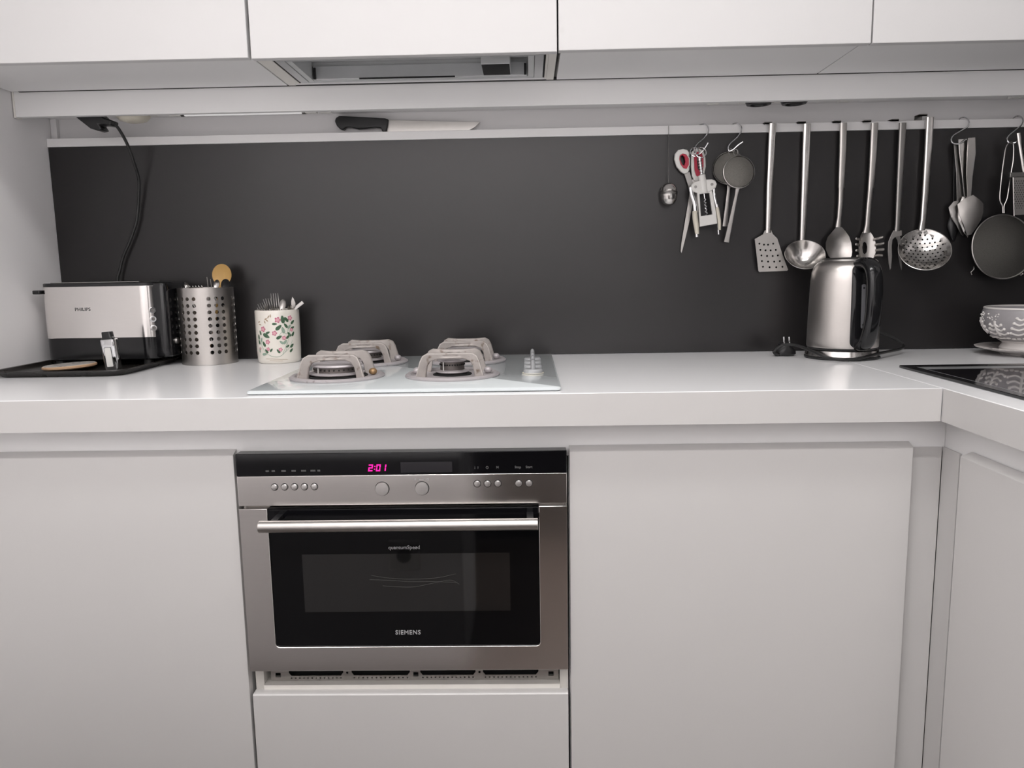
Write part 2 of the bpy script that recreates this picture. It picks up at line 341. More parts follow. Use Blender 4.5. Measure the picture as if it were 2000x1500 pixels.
MB().flat([(-1.0099, 1.4861), (-0.9544, 1.4873), (-0.9433, 1.4767), (-0.9246, 1.4706), (-0.9281, 1.4592), (-0.9471, 1.4619), (-0.9555, 1.4621), (-0.9482, 1.4504), (-0.9604, 1.4484), (-0.9769, 1.4533), (-1.0082, 1.4792)], -0.1, 0.035).build('plug_body', BLK, pg, 0.003)
MB().tube(smoothline([(-0.9430, -0.0830, 1.4688), (-0.9281, -0.0800, 1.4644), (-0.9202, -0.0700, 1.4486), (-0.9134, -0.0550, 1.4193), (-0.9095, -0.0400, 1.3822), (-0.9114, -0.0200, 1.3461), (-0.9180, -0.0140, 1.3041), (-0.9289, -0.0120, 1.2490), (-0.9484, -0.0120, 1.2022), (-0.9684, -0.0120, 1.1650), (-0.9821, -0.0120, 1.1275), (-0.9880, -0.0140, 1.0935), (-0.967, -0.012, 1.0), (-0.965, -0.013, 0.96)]), 0.0035).build('cord', BLK_R, pg)

# ------------------------------------------------------------------ wall cabinets
YU, ZU, ZT = -0.3703, 1.529, 2.25
def wall_cab(x0, x1, dx0, dx1, label, dz=0.0, hood=False):
    t = thing('wall_cabinet', ((x0 + x1) / 2, -0.25, ZU), label, 'cabinet', 'white wall cabinets')
    d = bx('door', W_LAC2, t, dx0, dx1, YU, YU + 0.019, ZU + dz, ZT, 0.0012)
    if hood:
        bx('side_panel', W_CREAM, t, x0, x0 + 0.016, YU + 0.021, -0.1255, ZU + 0.003, ZT)
        bx('side_panel', W_CREAM, t, x1 - 0.016, x1, YU + 0.021, -0.1255, ZU + 0.003, ZT)
        bx('back_panel', W_MEL, t, x0 + 0.016, x1 - 0.016, -0.141, -0.1256, ZU + 0.004, ZT)
        bx('top_panel', W_MEL, t, x0 + 0.016, x1 - 0.016, YU + 0.021, -0.141, ZT - 0.016, ZT)
    else:
        bx('carcass', W_MEL, t, x0, x1, YU + 0.021, -0.1255, ZU + 0.003, ZT, 0.0006)
    return t
wall_cab(-1.136, -0.503, -1.138, -0.5055, 'white wall cabinet at the left, above the toaster')
wall_cab(-0.4995, 0.0965, -0.4995, 0.0955, 'white wall cabinet housing the extractor hood above the gas hob', -0.002, True)
wall_cab(0.1035, 0.682, 0.0985, 0.6955, 'white wall cabinet right of the hood, above the hanging scissors')
wall_cab(0.6845, 1.30, 0.6985, 1.30, 'white wall cabinet at the far right, above the steel skimmer')
hd = thing('extractor_hood', (-0.2, -0.24, 1.529), 'grey built-in extractor hood recessed under the middle wall cabinet', 'hood')
hx0, hx1, hy0, hy1, hz = -0.464, 0.071, -0.338, -0.150, 1.5305
def frame(name, mat, x0, x1, y0, y1, w, z0, z1, wl=None):
    wl = wl or w
    b = MB().plate([(x0, y0), (x1, y0), (x1, y1), (x0, y1)], [[(x0 + wl, y0 + w), (x1 - wl, y0 + w), (x1 - wl, y1 - w), (x0 + wl, y1 - w)]], lambda a, c, d: (a, c, z0 + d), z1 - z0)
    return b.build(name, mat, hd)
frame('outer_frame', ALU, hx0, hx1, hy0, hy1, 0.007, hz, hz + 0.006, 0.018)
frame('inner_frame', HOODM, hx0 + 0.019, hx1 - 0.019, hy0 + 0.008, hy1 - 0.008, 0.004, hz + 0.001, hz + 0.045, 0.012)
bx('glass_visor', HOODM, hd, hx0 + 0.03, hx1 - 0.03, hy0 + 0.011, hy1 - 0.011, hz + 0.040, hz + 0.044)
bx('rear_ledge', ALU, hd, hx0 + 0.032, hx1 - 0.034, hy1 - 0.022, hy1 - 0.013, hz + 0.002, hz + 0.03, 0.001)
bx('rear_slot', DARK, hd, -0.33, -0.12, hy1 - 0.0245, hy1 - 0.0221, hz + 0.0005, hz + 0.0035)
sw = bx('switch_box', HOODM, hd, -0.058, 0.002, hy1 - 0.110, hy1 - 0.0225, hz + 0.004, hz + 0.040, 0.001)
bx('switch_face', DARK, sw, -0.057, 0.001, hy1 - 0.109, hy1 - 0.0235, hz + 0.0028, hz + 0.0039)
for x in (hx0 + 0.034, hx1 - 0.040):
    bx('hinge', BLK, hd, x, x + 0.005, hy1 - 0.026, hy1 - 0.0225, hz + 0.002, hz + 0.026)
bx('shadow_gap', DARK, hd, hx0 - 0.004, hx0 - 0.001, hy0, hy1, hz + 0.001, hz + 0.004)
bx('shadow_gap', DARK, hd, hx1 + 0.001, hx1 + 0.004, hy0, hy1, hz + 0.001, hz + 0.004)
bx('hood_body', W_MEL, hd, hx0 - 0.015, hx1 + 0.006, hy0 - 0.008, hy1 + 0.006, hz + 0.05, hz + 0.25)
bx('edge_panel', W_CREAM, hd, hx0 - 0.0185, hx0 - 0.0045, hy0 - 0.008, hy1 + 0.006, hz, hz + 0.05)
bx('edge_panel', W_CREAM, hd, hx1 + 0.0045, hx1 + 0.009, hy0 - 0.008, hy1 + 0.006, hz, hz + 0.05)

# ------------------------------------------------------------------ worktops
ZW = 0.9
wt = tag(MB().box(XL + 0.001, 0.7355, -0.6263, -0.0005, 0.8427, ZW).build('worktop', W_TOP, None, 0.0012), 'white worktop along the back wall carrying hob, toaster and kettle', 'worktop')
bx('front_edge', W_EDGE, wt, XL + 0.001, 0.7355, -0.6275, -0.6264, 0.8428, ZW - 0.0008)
wt2 = tag(MB().box(0.7385, XR - 0.001, -1.95, -0.0005, 0.8427, ZW).build('worktop', W_TOP, None, 0.0012), 'white worktop of the right-hand run carrying black cooktop and bowl', 'worktop')
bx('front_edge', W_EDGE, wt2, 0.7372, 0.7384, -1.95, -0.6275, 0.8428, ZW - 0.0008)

# ------------------------------------------------------------------ base cabinets
YD, ZD = -0.5824, 0.7886
def door(name, parent, x0, x1, yf, z0, z1, mat=W_LAC, rise=0.006):
    """Door slab with the slanted grip edge along its top."""
    pr = [(yf, z0), (yf, z1 - 0.002), (yf + 0.002, z1), (yf + 0.019, z1 + rise), (yf + 0.019, z0)]
    return MB().loops([[(x, a, b) for a, b in pr] for x in (x0, x1)]).build(name, mat, parent, 0.0006)
struct(bx('trim_1', W_MEL, None, XL + 0.001, 0.7805, -0.5625, -0.547, 0.775, 0.8425))
struct(bx('trim_2', W_MEL, None, 0.781, 0.796, -1.95, -0.5475, 0.775, 0.8425))
c1 = thing('base_cabinet', (-0.82, -0.3, 0.0), 'white base cabinet below the toaster, left of the oven', 'cabinet', 'white base cabinets')
bx('carcass', W_MEL, c1, -1.136, -0.509, -0.5615, -0.02, 0.1, 0.774)
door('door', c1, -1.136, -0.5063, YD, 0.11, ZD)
bx('plinth', W_MEL, c1, -1.136, -0.509, -0.52, -0.5, 0.0, 0.099)
c2 = thing('base_cabinet', (-0.2, -0.3, 0.0), 'white oven housing cabinet with a drawer beneath the oven', 'cabinet', 'white base cabinets')
for x in (-0.5005, 0.0835): bx('side_panel', W_CREAM, c2, x, x + 0.016, -0.5615, -0.02, 0.1, 0.774)
bx('shelf', W_CREAM, c2, -0.4843, 0.0833, -0.566, -0.02, 0.3165, 0.331)
bx('bottom_panel', W_MEL, c2, -0.4843, 0.0833, -0.5615, -0.02, 0.1, 0.116)
bx('plinth', W_MEL, c2, -0.5005, 0.0995, -0.52, -0.5, 0.0, 0.099)
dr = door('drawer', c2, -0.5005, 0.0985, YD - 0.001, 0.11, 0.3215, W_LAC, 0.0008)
c3 = thing('base_cabinet', (0.41, -0.3, 0.0), 'white base cabinet with wide door, right of the oven', 'cabinet', 'white base cabinets')
bx('carcass', W_MEL, c3, 0.1025, 0.774, -0.5615, -0.02, 0.1, 0.774)
bx('corner_filler', W_LAC, c3, 0.7195, 0.7745, -0.5655, -0.562, 0.1, 0.7835)
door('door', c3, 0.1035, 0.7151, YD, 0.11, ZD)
bx('plinth', W_MEL, c3, 0.1025, 0.774, -0.52, -0.5, 0.0, 0.099)
c4 = thing('base_cabinet', (1.05, -1.2, 0.0), 'white base cabinet of the right-hand run, under the black cooktop', 'cabinet', 'white base cabinets')
bx('carcass', W_MEL, c4, 0.780, 1.36, -1.94, -0.585, 0.1, 0.774)
bx('corner_filler', W_LAC, c4, 0.776, 0.7798, -0.6205, -0.5655, 0.1, 0.7835)
bx('gap_shade_strip', BLK, c4, 0.7783, 0.7798, -0.651, -0.6207, 0.1, 0.78)  # black strip puts the door gap's shade onto the white carcass
pr = [(0.760, 0.11), (0.760, ZD - 0.002), (0.762, ZD), (0.779, ZD + 0.006), (0.779, 0.11)]
for a, b in ((-1.25, -0.6515), (-1.94, -1.253)):
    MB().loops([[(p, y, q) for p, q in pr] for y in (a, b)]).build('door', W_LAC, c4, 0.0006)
bx('plinth', W_MEL, c4, 0.83, 0.85, -1.94, -0.585, 0.0, 0.099)

# ------------------------------------------------------------------ oven
YO = -0.5939
ov = thing('built_in_oven', (-0.2, -0.58, 0.3746), 'stainless steel built-in oven with black glass door and magenta clock', 'oven')
X0, X1 = -0.498, 0.098
bx('oven_body', DARK, ov, -0.482, 0.081, -0.5485, -0.05, 0.378, 0.772)
bx('front_flange', STEEL_D, ov, -0.494, 0.094, -0.5680, -0.5620, 0.3755, 0.79)
pn = bx('control_panel', STEEL, ov, X0, X1, YO, -0.5685, 0.695, 0.7505, 0.0008)
gp = bx('display_panel', PANELG, ov, X0, X1, YO, -0.5685, 0.7508, 0.792, 0.0012)
for i, (x, z) in enumerate([(-0.4300, 0.7305), (-0.4118, 0.7305), (-0.3937, 0.7305), (-0.3755, 0.7305), (-0.3575, 0.7305), (-0.063, 0.7325), (-0.0445, 0.7325), (-0.026, 0.7325), (0.0115, 0.7325), (0.030, 0.7325)]):
    MB().cyl((x, YO - 0.0003, z), (x, YO + 0.002, z), 0.0068, n=24).build('button_recess', DARK, ov)
    MB(Matrix.Translation((x, YO, z)) @ Matrix.Rotation(PI / 2, 4, 'X')).lathe([(0.0058, 0), (0.0058, 0.002), (0.0045, 0.0034), (0.0, 0.0040)], n=24).build('button', KNOBM, ov)
for x in (-0.2347, -0.1627):
    MB().cyl((x, YO - 0.0004, 0.7252), (x, YO + 0.002, 0.7252), 0.0131, n=36).build('knob_recess', DARK, ov)
    MB(Matrix.Translation((x, YO, 0.7252)) @ Matrix.Rotation(PI / 2, 4, 'X')).lathe([(0.0121, 0), (0.0121, 0.004), (0.0115, 0.0048), (0.0, 0.0052)], n=36).build('rotary_knob', KNOBM, ov)
bx('text_display', DISPL, ov, -0.200, -0.107, YO - 0.0004, YO + 0.001, 0.7545, 0.774)
def seg7(x, z, digit, w=0.0078, h=0.0125, th=0.0021, sl=0.16):
    mb = MB(); on = {'2': 'abged', '0': 'abcdef', '1': 'bc'}[digit]
    g = 0.0005; H = h / 2
    bars = {'a': (0, w, H - th, H), 'g': (0, w, -th / 2, th / 2), 'd': (0, w, -H, -H + th), 'f': (0, th, g, H - g), 'b': (w - th, w, g, H - g), 'e': (0, th, -H + g, -g), 'c': (w - th, w, -H + g, -g)}
    for k in on:
        a, b, c, d = bars[k]
        mb.flat([(x + a + c * sl, z + c), (x + b + c * sl, z + c), (x + b + d * sl, z + d), (x + a + d * sl, z + d)], YO - 0.0006, 0.0005)
    return mb
for x, d in ((-0.2580, '2'), (-0.2440, '0'), (-0.2340, '1')):
    seg7(x, 0.7640, d).build('clock_digit', LED, ov, smooth=False)
cl = MB()
for dz in (-0.0026, 0.0026): cl.flat(circ(-0.2467 + dz * 0.16, 0.7640 + dz, 0.0011, 10), YO - 0.0006, 0.0005)
cl.build('clock_colon', LED, ov, smooth=False)
# small printed marks on the black strip and beside the right knob
mk_ = MB()
for x, wd in ((-0.4415, 0.006), (-0.4305, 0.006), (-0.4118, 0.008), (-0.3937, 0.008), (-0.3755, 0.009), (-0.3585, 0.009), (-0.348, 0.005)):
    for dz in (-0.0009, 0.0009): mk_.box(x - wd / 2, x + wd / 2, YO - 0.0003, YO, 0.7600 + dz - 0.00055, 0.7600 + dz + 0.00055)
mk_.build('printed_mark', PRINT_F, ov, smooth=False)
text('printed_letter', 'M', 0.0062, (-0.026, YO - 0.0002, 0.7622), PRINT_F, ov)
text('printed_letter', 'Stop', 0.0062, (0.0105, YO - 0.0002, 0.7622), PRINT_F, ov)
text('printed_letter', 'Start', 0.0062, (0.0305, YO - 0.0002, 0.7622), PRINT_F, ov)
ic = MB()
for x, s_ in ((-0.0665, -1), (-0.0610, 1)):
    ic.box(x - 0.0003, x + 0.0003, YO - 0.0003, YO, 0.7600, 0.7645)
    tip = 0.7622 + s_ * 0.0026
    ic.flat([(x - 0.0012, tip - s_ * 0.0016), (x + 0.0012, tip - s_ * 0.0016), (x, tip)][::1], YO - 0.0003, 0.0002)
ic.plate(circ(-0.0445, 0.7622, 0.0025, 16), [circ(-0.0445, 0.7622, 0.0019, 16)], lambda a, b, d: (a, YO - 0.0003 + d, b), 0.0002)
ic.box(-0.0448, -0.0442, YO - 0.0003, YO, 0.7622, 0.764)
ic.build('printed_icon', PRINT_F, ov, smooth=False)
ic = MB()
ic.box(-0.1755, -0.1725, YO - 0.0003, YO, 0.7428, 0.7433); ic.box(-0.1755, -0.175, YO - 0.0003, YO, 0.7400, 0.7433); ic.box(-0.1730, -0.1725, YO - 0.0003, YO, 0.7414, 0.7433); ic.box(-0.1755, -0.1725, YO - 0.0003, YO, 0.7413, 0.7417)
ic.box(-0.1700, -0.1565, YO - 0.0003, YO, 0.7413, 0.7417)
ic.flat([(-0.1700, 0.7415), (-0.1675, 0.7426), (-0.1675, 0.7404)], YO - 0.0003, 0.0002); ic.flat([(-0.1565, 0.7415), (-0.1590, 0.7404), (-0.1590, 0.7426)], YO - 0.0003, 0.0002)
ic.plate([(-0.1535, 0.7398), (-0.1500, 0.7398), (-0.1500, 0.7433), (-0.1535, 0.7433)], [[(-0.1530, 0.7403), (-0.1505, 0.7403), (-0.1505, 0.7428), (-0.1530, 0.7428)]], lambda a, b, d: (a, YO - 0.0003 + d, b), 0.0002)
ic.build('printed_icon', PRINT_G, ov, smooth=False)
# door
GX0, GX1, GZ0 = -0.4465, 0.047, 0.422
fr = [(X0, 0.3746), (X1, 0.3746), (X1, 0.6895), (GX1, 0.6895)] + [(GX1, GZ0 + 0.007), (GX1 - 0.002, GZ0 + 0.002), (GX1 - 0.007, GZ0)] + [(GX0 + 0.007, GZ0), (GX0 + 0.002, GZ0 + 0.002), (GX0, GZ0 + 0.007)] + [(GX0, 0.6895), (X0, 0.6895)]
MB().flat(fr, YO, 0.02).build('door_frame', STEEL, ov, 0.0008)
bx('door_glass', OVGLASS, ov, GX0 - 0.004, GX1 + 0.004, YO + 0.0035, YO + 0.015, GZ0 - 0.004, 0.6885)
bx('door_top_rail', PANELG, ov, GX0 + 0.001, GX1 - 0.001, YO + 0.0005, YO + 0.0032, 0.668, 0.6875, 0.0006)
bx('door_window', OVWIN, ov, -0.3885, -0.007, YO + 0.0028, YO + 0.0036, 0.4900, 0.6015)
hb = MB().cyl((-0.4465, -0.6400, 0.6715), (0.0450, -0.6400, 0.6715), 0.0105, n=28).build('handle', STEEL_S, ov, 0.001)
for x in (-0.43, 0.025): bx('handle_bracket', BLK, ov, x, x + 0.012, -0.634, YO + 0.003, 0.669, 0.679, 0.001)
text('brand_lettering', 'SIEMENS', 0.0116, (-0.1985, YO + 0.0028, 0.4485), PRINT_G, ov, 0.0004, space=1.12)
text('model_lettering', 'quantumSpeed', 0.0098, (-0.1995, YO + 0.0018, 0.6135), PRINT_G, ov, 0.0003, bold=0.0)
sc = MB()
for pts in ([(-0.2624, 0.5603), (-0.2295, 0.5550), (-0.1918, 0.5527), (-0.1446, 0.5543), (-0.1067, 0.5619)], [(-0.2656, 0.5524), (-0.2203, 0.5500), (-0.1920, 0.5478), (-0.1448, 0.5474), (-0.1043, 0.5451)], [(-0.2415, 0.5403), (-0.2160, 0.5381), (-0.1829, 0.5378), (-0.1449, 0.5454), (-0.1165, 0.5501), (-0.1007, 0.5421)]):
    sc.tube(smoothline([(a, YO + 0.0027, b) for a, b in pts], 5), 0.00022, n=5)
sc.build('scratch', SCRATCH, ov)
# vent grille below the door
YV = -0.550
vh = []
for a, b in ((-0.4400, -0.3340), (-0.3180, -0.2050), (-0.1850, -0.0780), (-0.0640, 0.0430)):
    vh.append([(a, 0.3475), (a + 0.005, 0.3412), (b - 0.005, 0.3412), (b, 0.3475), (b, 0.3560), (a, 0.3560)])
    n = 13
    for i in range(n): vh.append(circ(a + 0.005 + (b - a - 0.010) * i / (n - 1), 0.3365, 0.0016, 8))
for x in (-0.466, -0.1985, 0.062): vh.append([(x, 0.3385), (x + 0.010, 0.3385), (x + 0.010, 0.3475), (x, 0.3475)])
for x in (-0.3265, -0.0705): vh.append(circ(x, 0.3470, 0.0024, 10))
MB().flat([(-0.475, 0.3318), (0.0815, 0.3318), (0.0815, 0.3720), (-0.475, 0.3720)], YV, 0.001, vh).build('vent_grille', STEEL_S, ov, smooth=False)
bx('vent_shadow_box', DARK, ov, -0.480, 0.083, YV + 0.02, YV + 0.03, 0.3312, 0.3777)
# ------------------------------------------------------------------ gas hob
hob = thing('gas_hob', (-0.19, -0.33, ZW), 'pale glass gas hob with four stained grey pan supports', 'hob')
MB().loops([[(x, y, z) for x, y in rrect(-0.467 + i, 0.0885 - i, -0.6045 + i, -0.062 - i, 0.006 - i * 0.5, 4)] for z, i in ((ZW + 0.0005, 0.004), (ZW + 0.003, 0.0), (ZW + 0.0065, 0.0), (ZW + 0.008, 0.0025))]).build('glass_top', HOBG, hob)
ZG = ZW + 0.008
def arch(mb, cx, yf, bow, half=0.067, h=0.049, M=None):
    """Bridge-shaped bar standing on two feet; its middle bows towards the burner."""
    o = []
    outer = [(-half, 0.0), (-half + 0.004, 0.012), (-half + 0.010, 0.034), (-half + 0.015, 0.044), (-half + 0.024, h), (-half + 0.045, h - 0.001)]
    inner = [(-half + 0.020, 0.0), (-half + 0.0215, 0.012), (-half + 0.0235, 0.024), (-half + 0.029, 0.0325), (-half + 0.040, 0.0365)]
    out = outer + [(-a, b) for a, b in reversed(outer)] + [(-a, b) for a, b in inner] + [(a, b) for a, b in reversed(inner)]
    inn = [(-half + 0.02 + i * 0.008, 0.0425) for i in range(13)]
    f = lambda a, b, d: (cx + a, yf + bow * (1 - (a / half) ** 2) + (d - 0.0045) + (1 if bow < 0 else -1) * 0.012 * (b / h - 1) * 0.6, ZG + b)
    mb.plate(out, [], f, 0.011, inn)
def burner(cx, cy, cap, deck, ring=0.092):
    MB(Matrix.Translation((cx, cy, ZG))).lathe([(ring, 0.0002), (ring + 0.001, 0.003), (ring - 0.004, 0.0065), (ring - 0.010, 0.0062), (ring - 0.013, 0.0030), (cap + 0.014, 0.0026), (cap + 0.013, 0.0)], n=56, cap0=False, cap1=False).build('drip_ring', BURN, hob)
    b = MB(Matrix.Translation((cx, cy, ZG))).lathe([(cap + 0.013, 0.0003), (cap + 0.013, 0.004), (cap + 0.004, 0.0055)], n=48).build('burner_well', DARK, hob)
    br = MB(Matrix.Translation((cx, cy, ZG))).lathe([(cap + 0.003, 0.0056), (cap + 0.008, 0.0085), (cap + 0.008, 0.0105), (cap - 0.001, 0.0125)], n=48).build('burner', BURN, hob)
    MB(Matrix.Translation((cx, cy, ZG))).lathe([(cap - 0.001, 0.0126), (cap - 0.002, 0.0126 + deck), (0.0, 0.0126 + deck)], n=48).build('flame_crown', BURN_D, br)
    fl = MB()
    for k in range(30):
        a = 2 * PI * k / 30; r = cap - 0.001
        fl.cyl((cx + r * math.cos(a), cy + r * math.sin(a), ZG + 0.010 + deck * 0.8), (cx + (r + 0.0012) * math.cos(a), cy + (r + 0.0012) * math.sin(a), ZG + 0.010 + deck * 0.8), 0.0016, n=6)
    fl.build('flame_port', DARK, br)
    MB(Matrix.Translation((cx, cy, ZG))).lathe([(cap + 0.002, 0.0128 + deck), (cap + 0.0045, 0.0148 + deck), (cap + 0.003, 0.0175 + deck), (cap - 0.012, 0.0185 + deck), (cap - 0.016, 0.0165 + deck), (0.0, 0.0165 + deck)], n=48).build('burner_cap', BURN, br)
    MB().cyl((cx - cap * 0.62, cy - cap * 0.75, ZG + 0.012), (cx - cap * 0.62, cy - cap * 0.75, ZG + 0.013 + deck), 0.0012, n=8).build('ignition_pin', WHITEP, br)
    sp = MB()
    arch(sp, cx, cy - 0.062, 0.030); arch(sp, cx, cy + 0.062, -0.030)
    s = sp.build('pan_support', GRATE, hob, 0.0022)
    for sx in (-1, 1):
        MB().ball((cx + sx * 0.070, cy + 0.004, ZG + 0.010), 0.0075, 1.1, 1.2, 0.9).build('support_lug', BRASS if cap > 0.04 else BURN, hob)
        for sy in (-1, 1):
            MB().cyl((cx + sx * 0.0585, cy + sy * 0.0625, ZG + 0.0002), (cx + sx * 0.0585, cy + sy * 0.0625, ZG + 0.003), 0.0055, n=12).build('rubber_foot', BLK_R, hob)
burner(-0.346, -0.432, 0.046, 0.010)
burner(-0.118, -0.432, 0.025, 0.016)
burner(-0.336, -0.192, 0.034, 0.012)
burner(-0.112, -0.186, 0.036, 0.012)
for y in (-0.412, -0.345, -0.278, -0.211):
    k = MB(Matrix.Translation((0.041, y, ZG))).lathe([(0.0190, 0.0002), (0.0190, 0.006), (0.0165, 0.0085), (0.0, 0.0092)], n=32).build('control_knob', KNOBW, hob)
    MB().sweep([(0.041, y, ZG + 0.008), (0.041, y, ZG + 0.018), (0.041, y, ZG + 0.025), (0.041, y, ZG + 0.0275)], (1, 0, 0), [0.0052, 0.0048, 0.0042, 0.002], [0.0165, 0.0150, 0.0135, 0.010], n=16).build('grip', KNOBW, k)
MB(Matrix.Translation((0.041, -0.412, ZG))).lathe([(0.0215, 0.0001), (0.0215, 0.0009), (0.0, 0.0009)], n=32).build('knob_seal', CREAMP, hob)

# ------------------------------------------------------------------ tray with toaster, coaster, lighter
def rr3(x0, x1, y0, y1, r, z, n=6): return [(x, y, z) for x, y in rrect(x0, x1, y0, y1, r, n)]
tx0, tx1, ty0, ty1 = -1.134, -0.833, -0.3235, -0.006
L = []
for ins, z, r in ((0.016, ZW + 0.0003, 0.03), (0.006, ZW + 0.0095, 0.038), (0.0, ZW + 0.0125, 0.042), (0.0005, ZW + 0.0145, 0.042), (0.006, ZW + 0.0140, 0.038), (0.012, ZW + 0.006, 0.034), (0.018, ZW + 0.0035, 0.03)):
    L.append(rr3(tx0 + ins, tx1 - ins, ty0 + ins, ty1 - ins, r, z))
tag(MB().loops(L).build('baking_tray', TRAYM, None), 'black rounded baking tray on the worktop holding the toaster', 'tray')
to = thing('toaster', (-0.975, -0.085, ZW + 0.0036), 'brushed steel and black toaster standing on the black tray', 'toaster')
def rbody(x0, x1, y0, y1, r, zs, n=8):
    return MB().loops([rr3(x0 + i, x1 - i, y0 + i, y1 - i, max(r - i, 0.004), z, n) for z, i in zs])
rbody(-1.110, -0.836, -0.150, -0.018, 0.034, ((0.970, 0.0), (1.0905, 0.0)), 10).build('steel_shell', STEEL, to, 0.0008)
rbody(-1.110, -0.836, -0.150, -0.018, 0.034, ((0.917, 0.006), (0.920, 0.001), (0.9697, 0.0008)), 10).build('black_base', BLK_G, to)
rbody(-1.110, -0.836, -0.150, -0.018, 0.034, ((1.0907, 0.001), (1.097, 0.001), (1.0985, 0.003)), 10).build('top_rim', BLK, to)
bx('top_plate', STEEL_S, to, -1.085, -0.875, -0.135, -0.033, 1.0988, 1.1005, 0.0005)
for y in (-0.118, -0.07): bx('bread_slot', DARK, to, -1.07, -0.89, y, y + 0.028, 1.1003, 1.1008)
rbody(-0.862, -0.812, -0.138, -0.030, 0.016, ((0.922, 0.003), (0.925, 0.0), (1.082, 0.0), (1.095, 0.004)), 8).build('end_panel', BLK_G, to)
bx('lever_slot', DARK, to, -0.8122, -0.8112, -0.088, -0.080, 0.965, 1.07)
bx('edge_highlight', STEEL_D, to, -0.8135, -0.8115, -0.052, -0.0505, 0.965, 1.085)  # thin strip stands in for a highlight along the panel edge
MB().cyl((-0.814, -0.104, 0.958), (-0.807, -0.104, 0.958), 0.008, 0.0075, n=20).build('browning_knob', STEEL_S, to)
bx('lever', BLK, to, -0.8125, -0.8100, -0.099, -0.07, 0.985, 0.993, 0.001)
for z, x in ((1.033, -0.8465), (1.0125, -0.8465), (0.9915, -0.8465)):
    c = Vector((-0.870 + 0.034 * math.sin(math.radians(44)), -0.116 - 0.034 * math.cos(math.radians(44)), z)); d = Vector((math.sin(math.radians(40)), -math.cos(math.radians(40)), 0))
    q = MB().cyl(c - d * 0.002, c + d * 0.003, 0.0075, 0.007, n=24).build('button', CHROME, to, 0.0006)
    MB().cyl(c + d * 0.0029, c + d * 0.0034, 0.0042, n=20).build('button_ring', STEEL_D, q)
bx('crumb_tray_grip', BLK, to, -1.126, -1.109, -0.142, -0.12, 1.074, 1.083, 0.002)
for x in (-1.08, -0.87):
    for y in (-0.13, -0.04): MB().cyl((x, y, ZW + 0.0038), (x, y, 0.9185), 0.011, n=16).build('foot', BLK_R, to)
text('brand_lettering', 'PHILIPS', 0.0106, (-1.0055, -0.1503, 1.0375), PRINT_D, to, 0.0003, space=1.1)
co = thing('coaster', (-1.016, -0.205, ZW + 0.004), 'round patterned coaster with wooden edge lying on the black tray', 'coaster')
Mc = Matrix.Translation((-1.016, -0.205, ZW + 0.0075)) @ Matrix.Rotation(math.radians(-2.5), 4, 'Y')
MB(Mc).lathe([(0.052, 0.0), (0.056, 0.0025), (0.056, 0.006), (0.054, 0.0078)], n=48).build('wooden_disc', WOODP, co)
MB(Mc).lathe([(0.0535, 0.0079), (0.0525, 0.0086), (0.0, 0.0086)], n=48).build('printed_face', COASTM, co)
li = thing('lighter', (-0.898, -0.252, ZW + 0.004), 'small chrome lighter with black top standing in front of the toaster', 'lighter')
Ml = Matrix.Translation((-0.889, -0.252, ZW + 0.0045)) @ Matrix.Rotation(math.radians(-4.5), 4, 'Y')
MB(Ml).loops([rr3(-a, a, -0.011 + e, 0.011 - e, 0.006, z, 5) for z, a, e in ((0.0, 0.012, 0.003), (0.006, 0.0155, 0.0), (0.070, 0.0165, 0.0), (0.071, 0.0155, 0.001))]).build('chrome_case', CHROME, li)
MB(Ml).loops([rr3(-a - 0.001, a - 0.001, -0.009, 0.009, 0.004, z, 5) for z, a in ((0.0712, 0.0135), (0.074, 0.0125), (0.076, 0.0105), (0.0865, 0.0100), (0.088, 0.009))]).build('black_top', BLK, li)
MB(Ml).plate(rrect(-0.0085, 0.0075, 0.010, 0.054, 0.002), [], lambda a, b, d: (a, -0.0116 + d, b), 0.0008).build('label_border', PRINT_D, li)
MB(Ml).plate(rrect(-0.0075, 0.0065, 0.011, 0.053, 0.002), [], lambda a, b, d: (a, -0.0122 + d, b), 0.0008).build('white_label', WHITEP, li)

# ------------------------------------------------------------------ perforated holder with utensils
HC = (-0.745, -0.074); HR = 0.064; HH = 0.182
ho = thing('utensil_holder', (HC[0], HC[1], ZW), 'perforated stainless steel cylinder holding kitchen utensils', 'holder')
sh = MB()
for g in range(6):
    a0 = math.radians(-48 + 60 * g)
    hl = [circ((15 + c * 15) / 57.2958 * HR, 0.030 + r * 0.0158, 0.0047, 10) for c in range(3) for r in range(9)]
    wdt = 60 / 57.2958 * HR
    ins = [(i / 15 * wdt, z) for i in range(1, 15) for z in (0.008, 0.018, 0.172)] + [(i / 15 * wdt, 0.022 + r * 0.0158) for i in (1, 2, 13, 14) for r in range(10)]
    ed = [(i / 12 * wdt, 0.0) for i in range(13)] + [(i / 12 * wdt, HH) for i in range(12, -1, -1)]
    sh.plate(ed, hl, lambda a, b, d, a0=a0: (HC[0] + (HR - d) * math.sin(a0 + a / HR), HC[1] - (HR - d) * math.cos(a0 + a / HR), ZW + 0.0005 + b), 0.0009, ins)
sh.build('perforated_wall', STEEL_V, ho, angle=50)
MB(Matrix.Translation((HC[0], HC[1], ZW))).lathe([(HR + 0.0008, 0.0003), (HR + 0.0008, 0.003), (HR - 0.003, 0.003), (HR - 0.003, 0.0015), (0.0, 0.0015)], n=48).build('base', STEEL_S, ho)
def rot_to(p0, p1):
    d = (Vector(p1) - Vector(p0)).normalized(); return Matrix.Translation(Vector(p0)) @ d.to_track_quat('Z', 'Y').to_matrix().to_4x4()
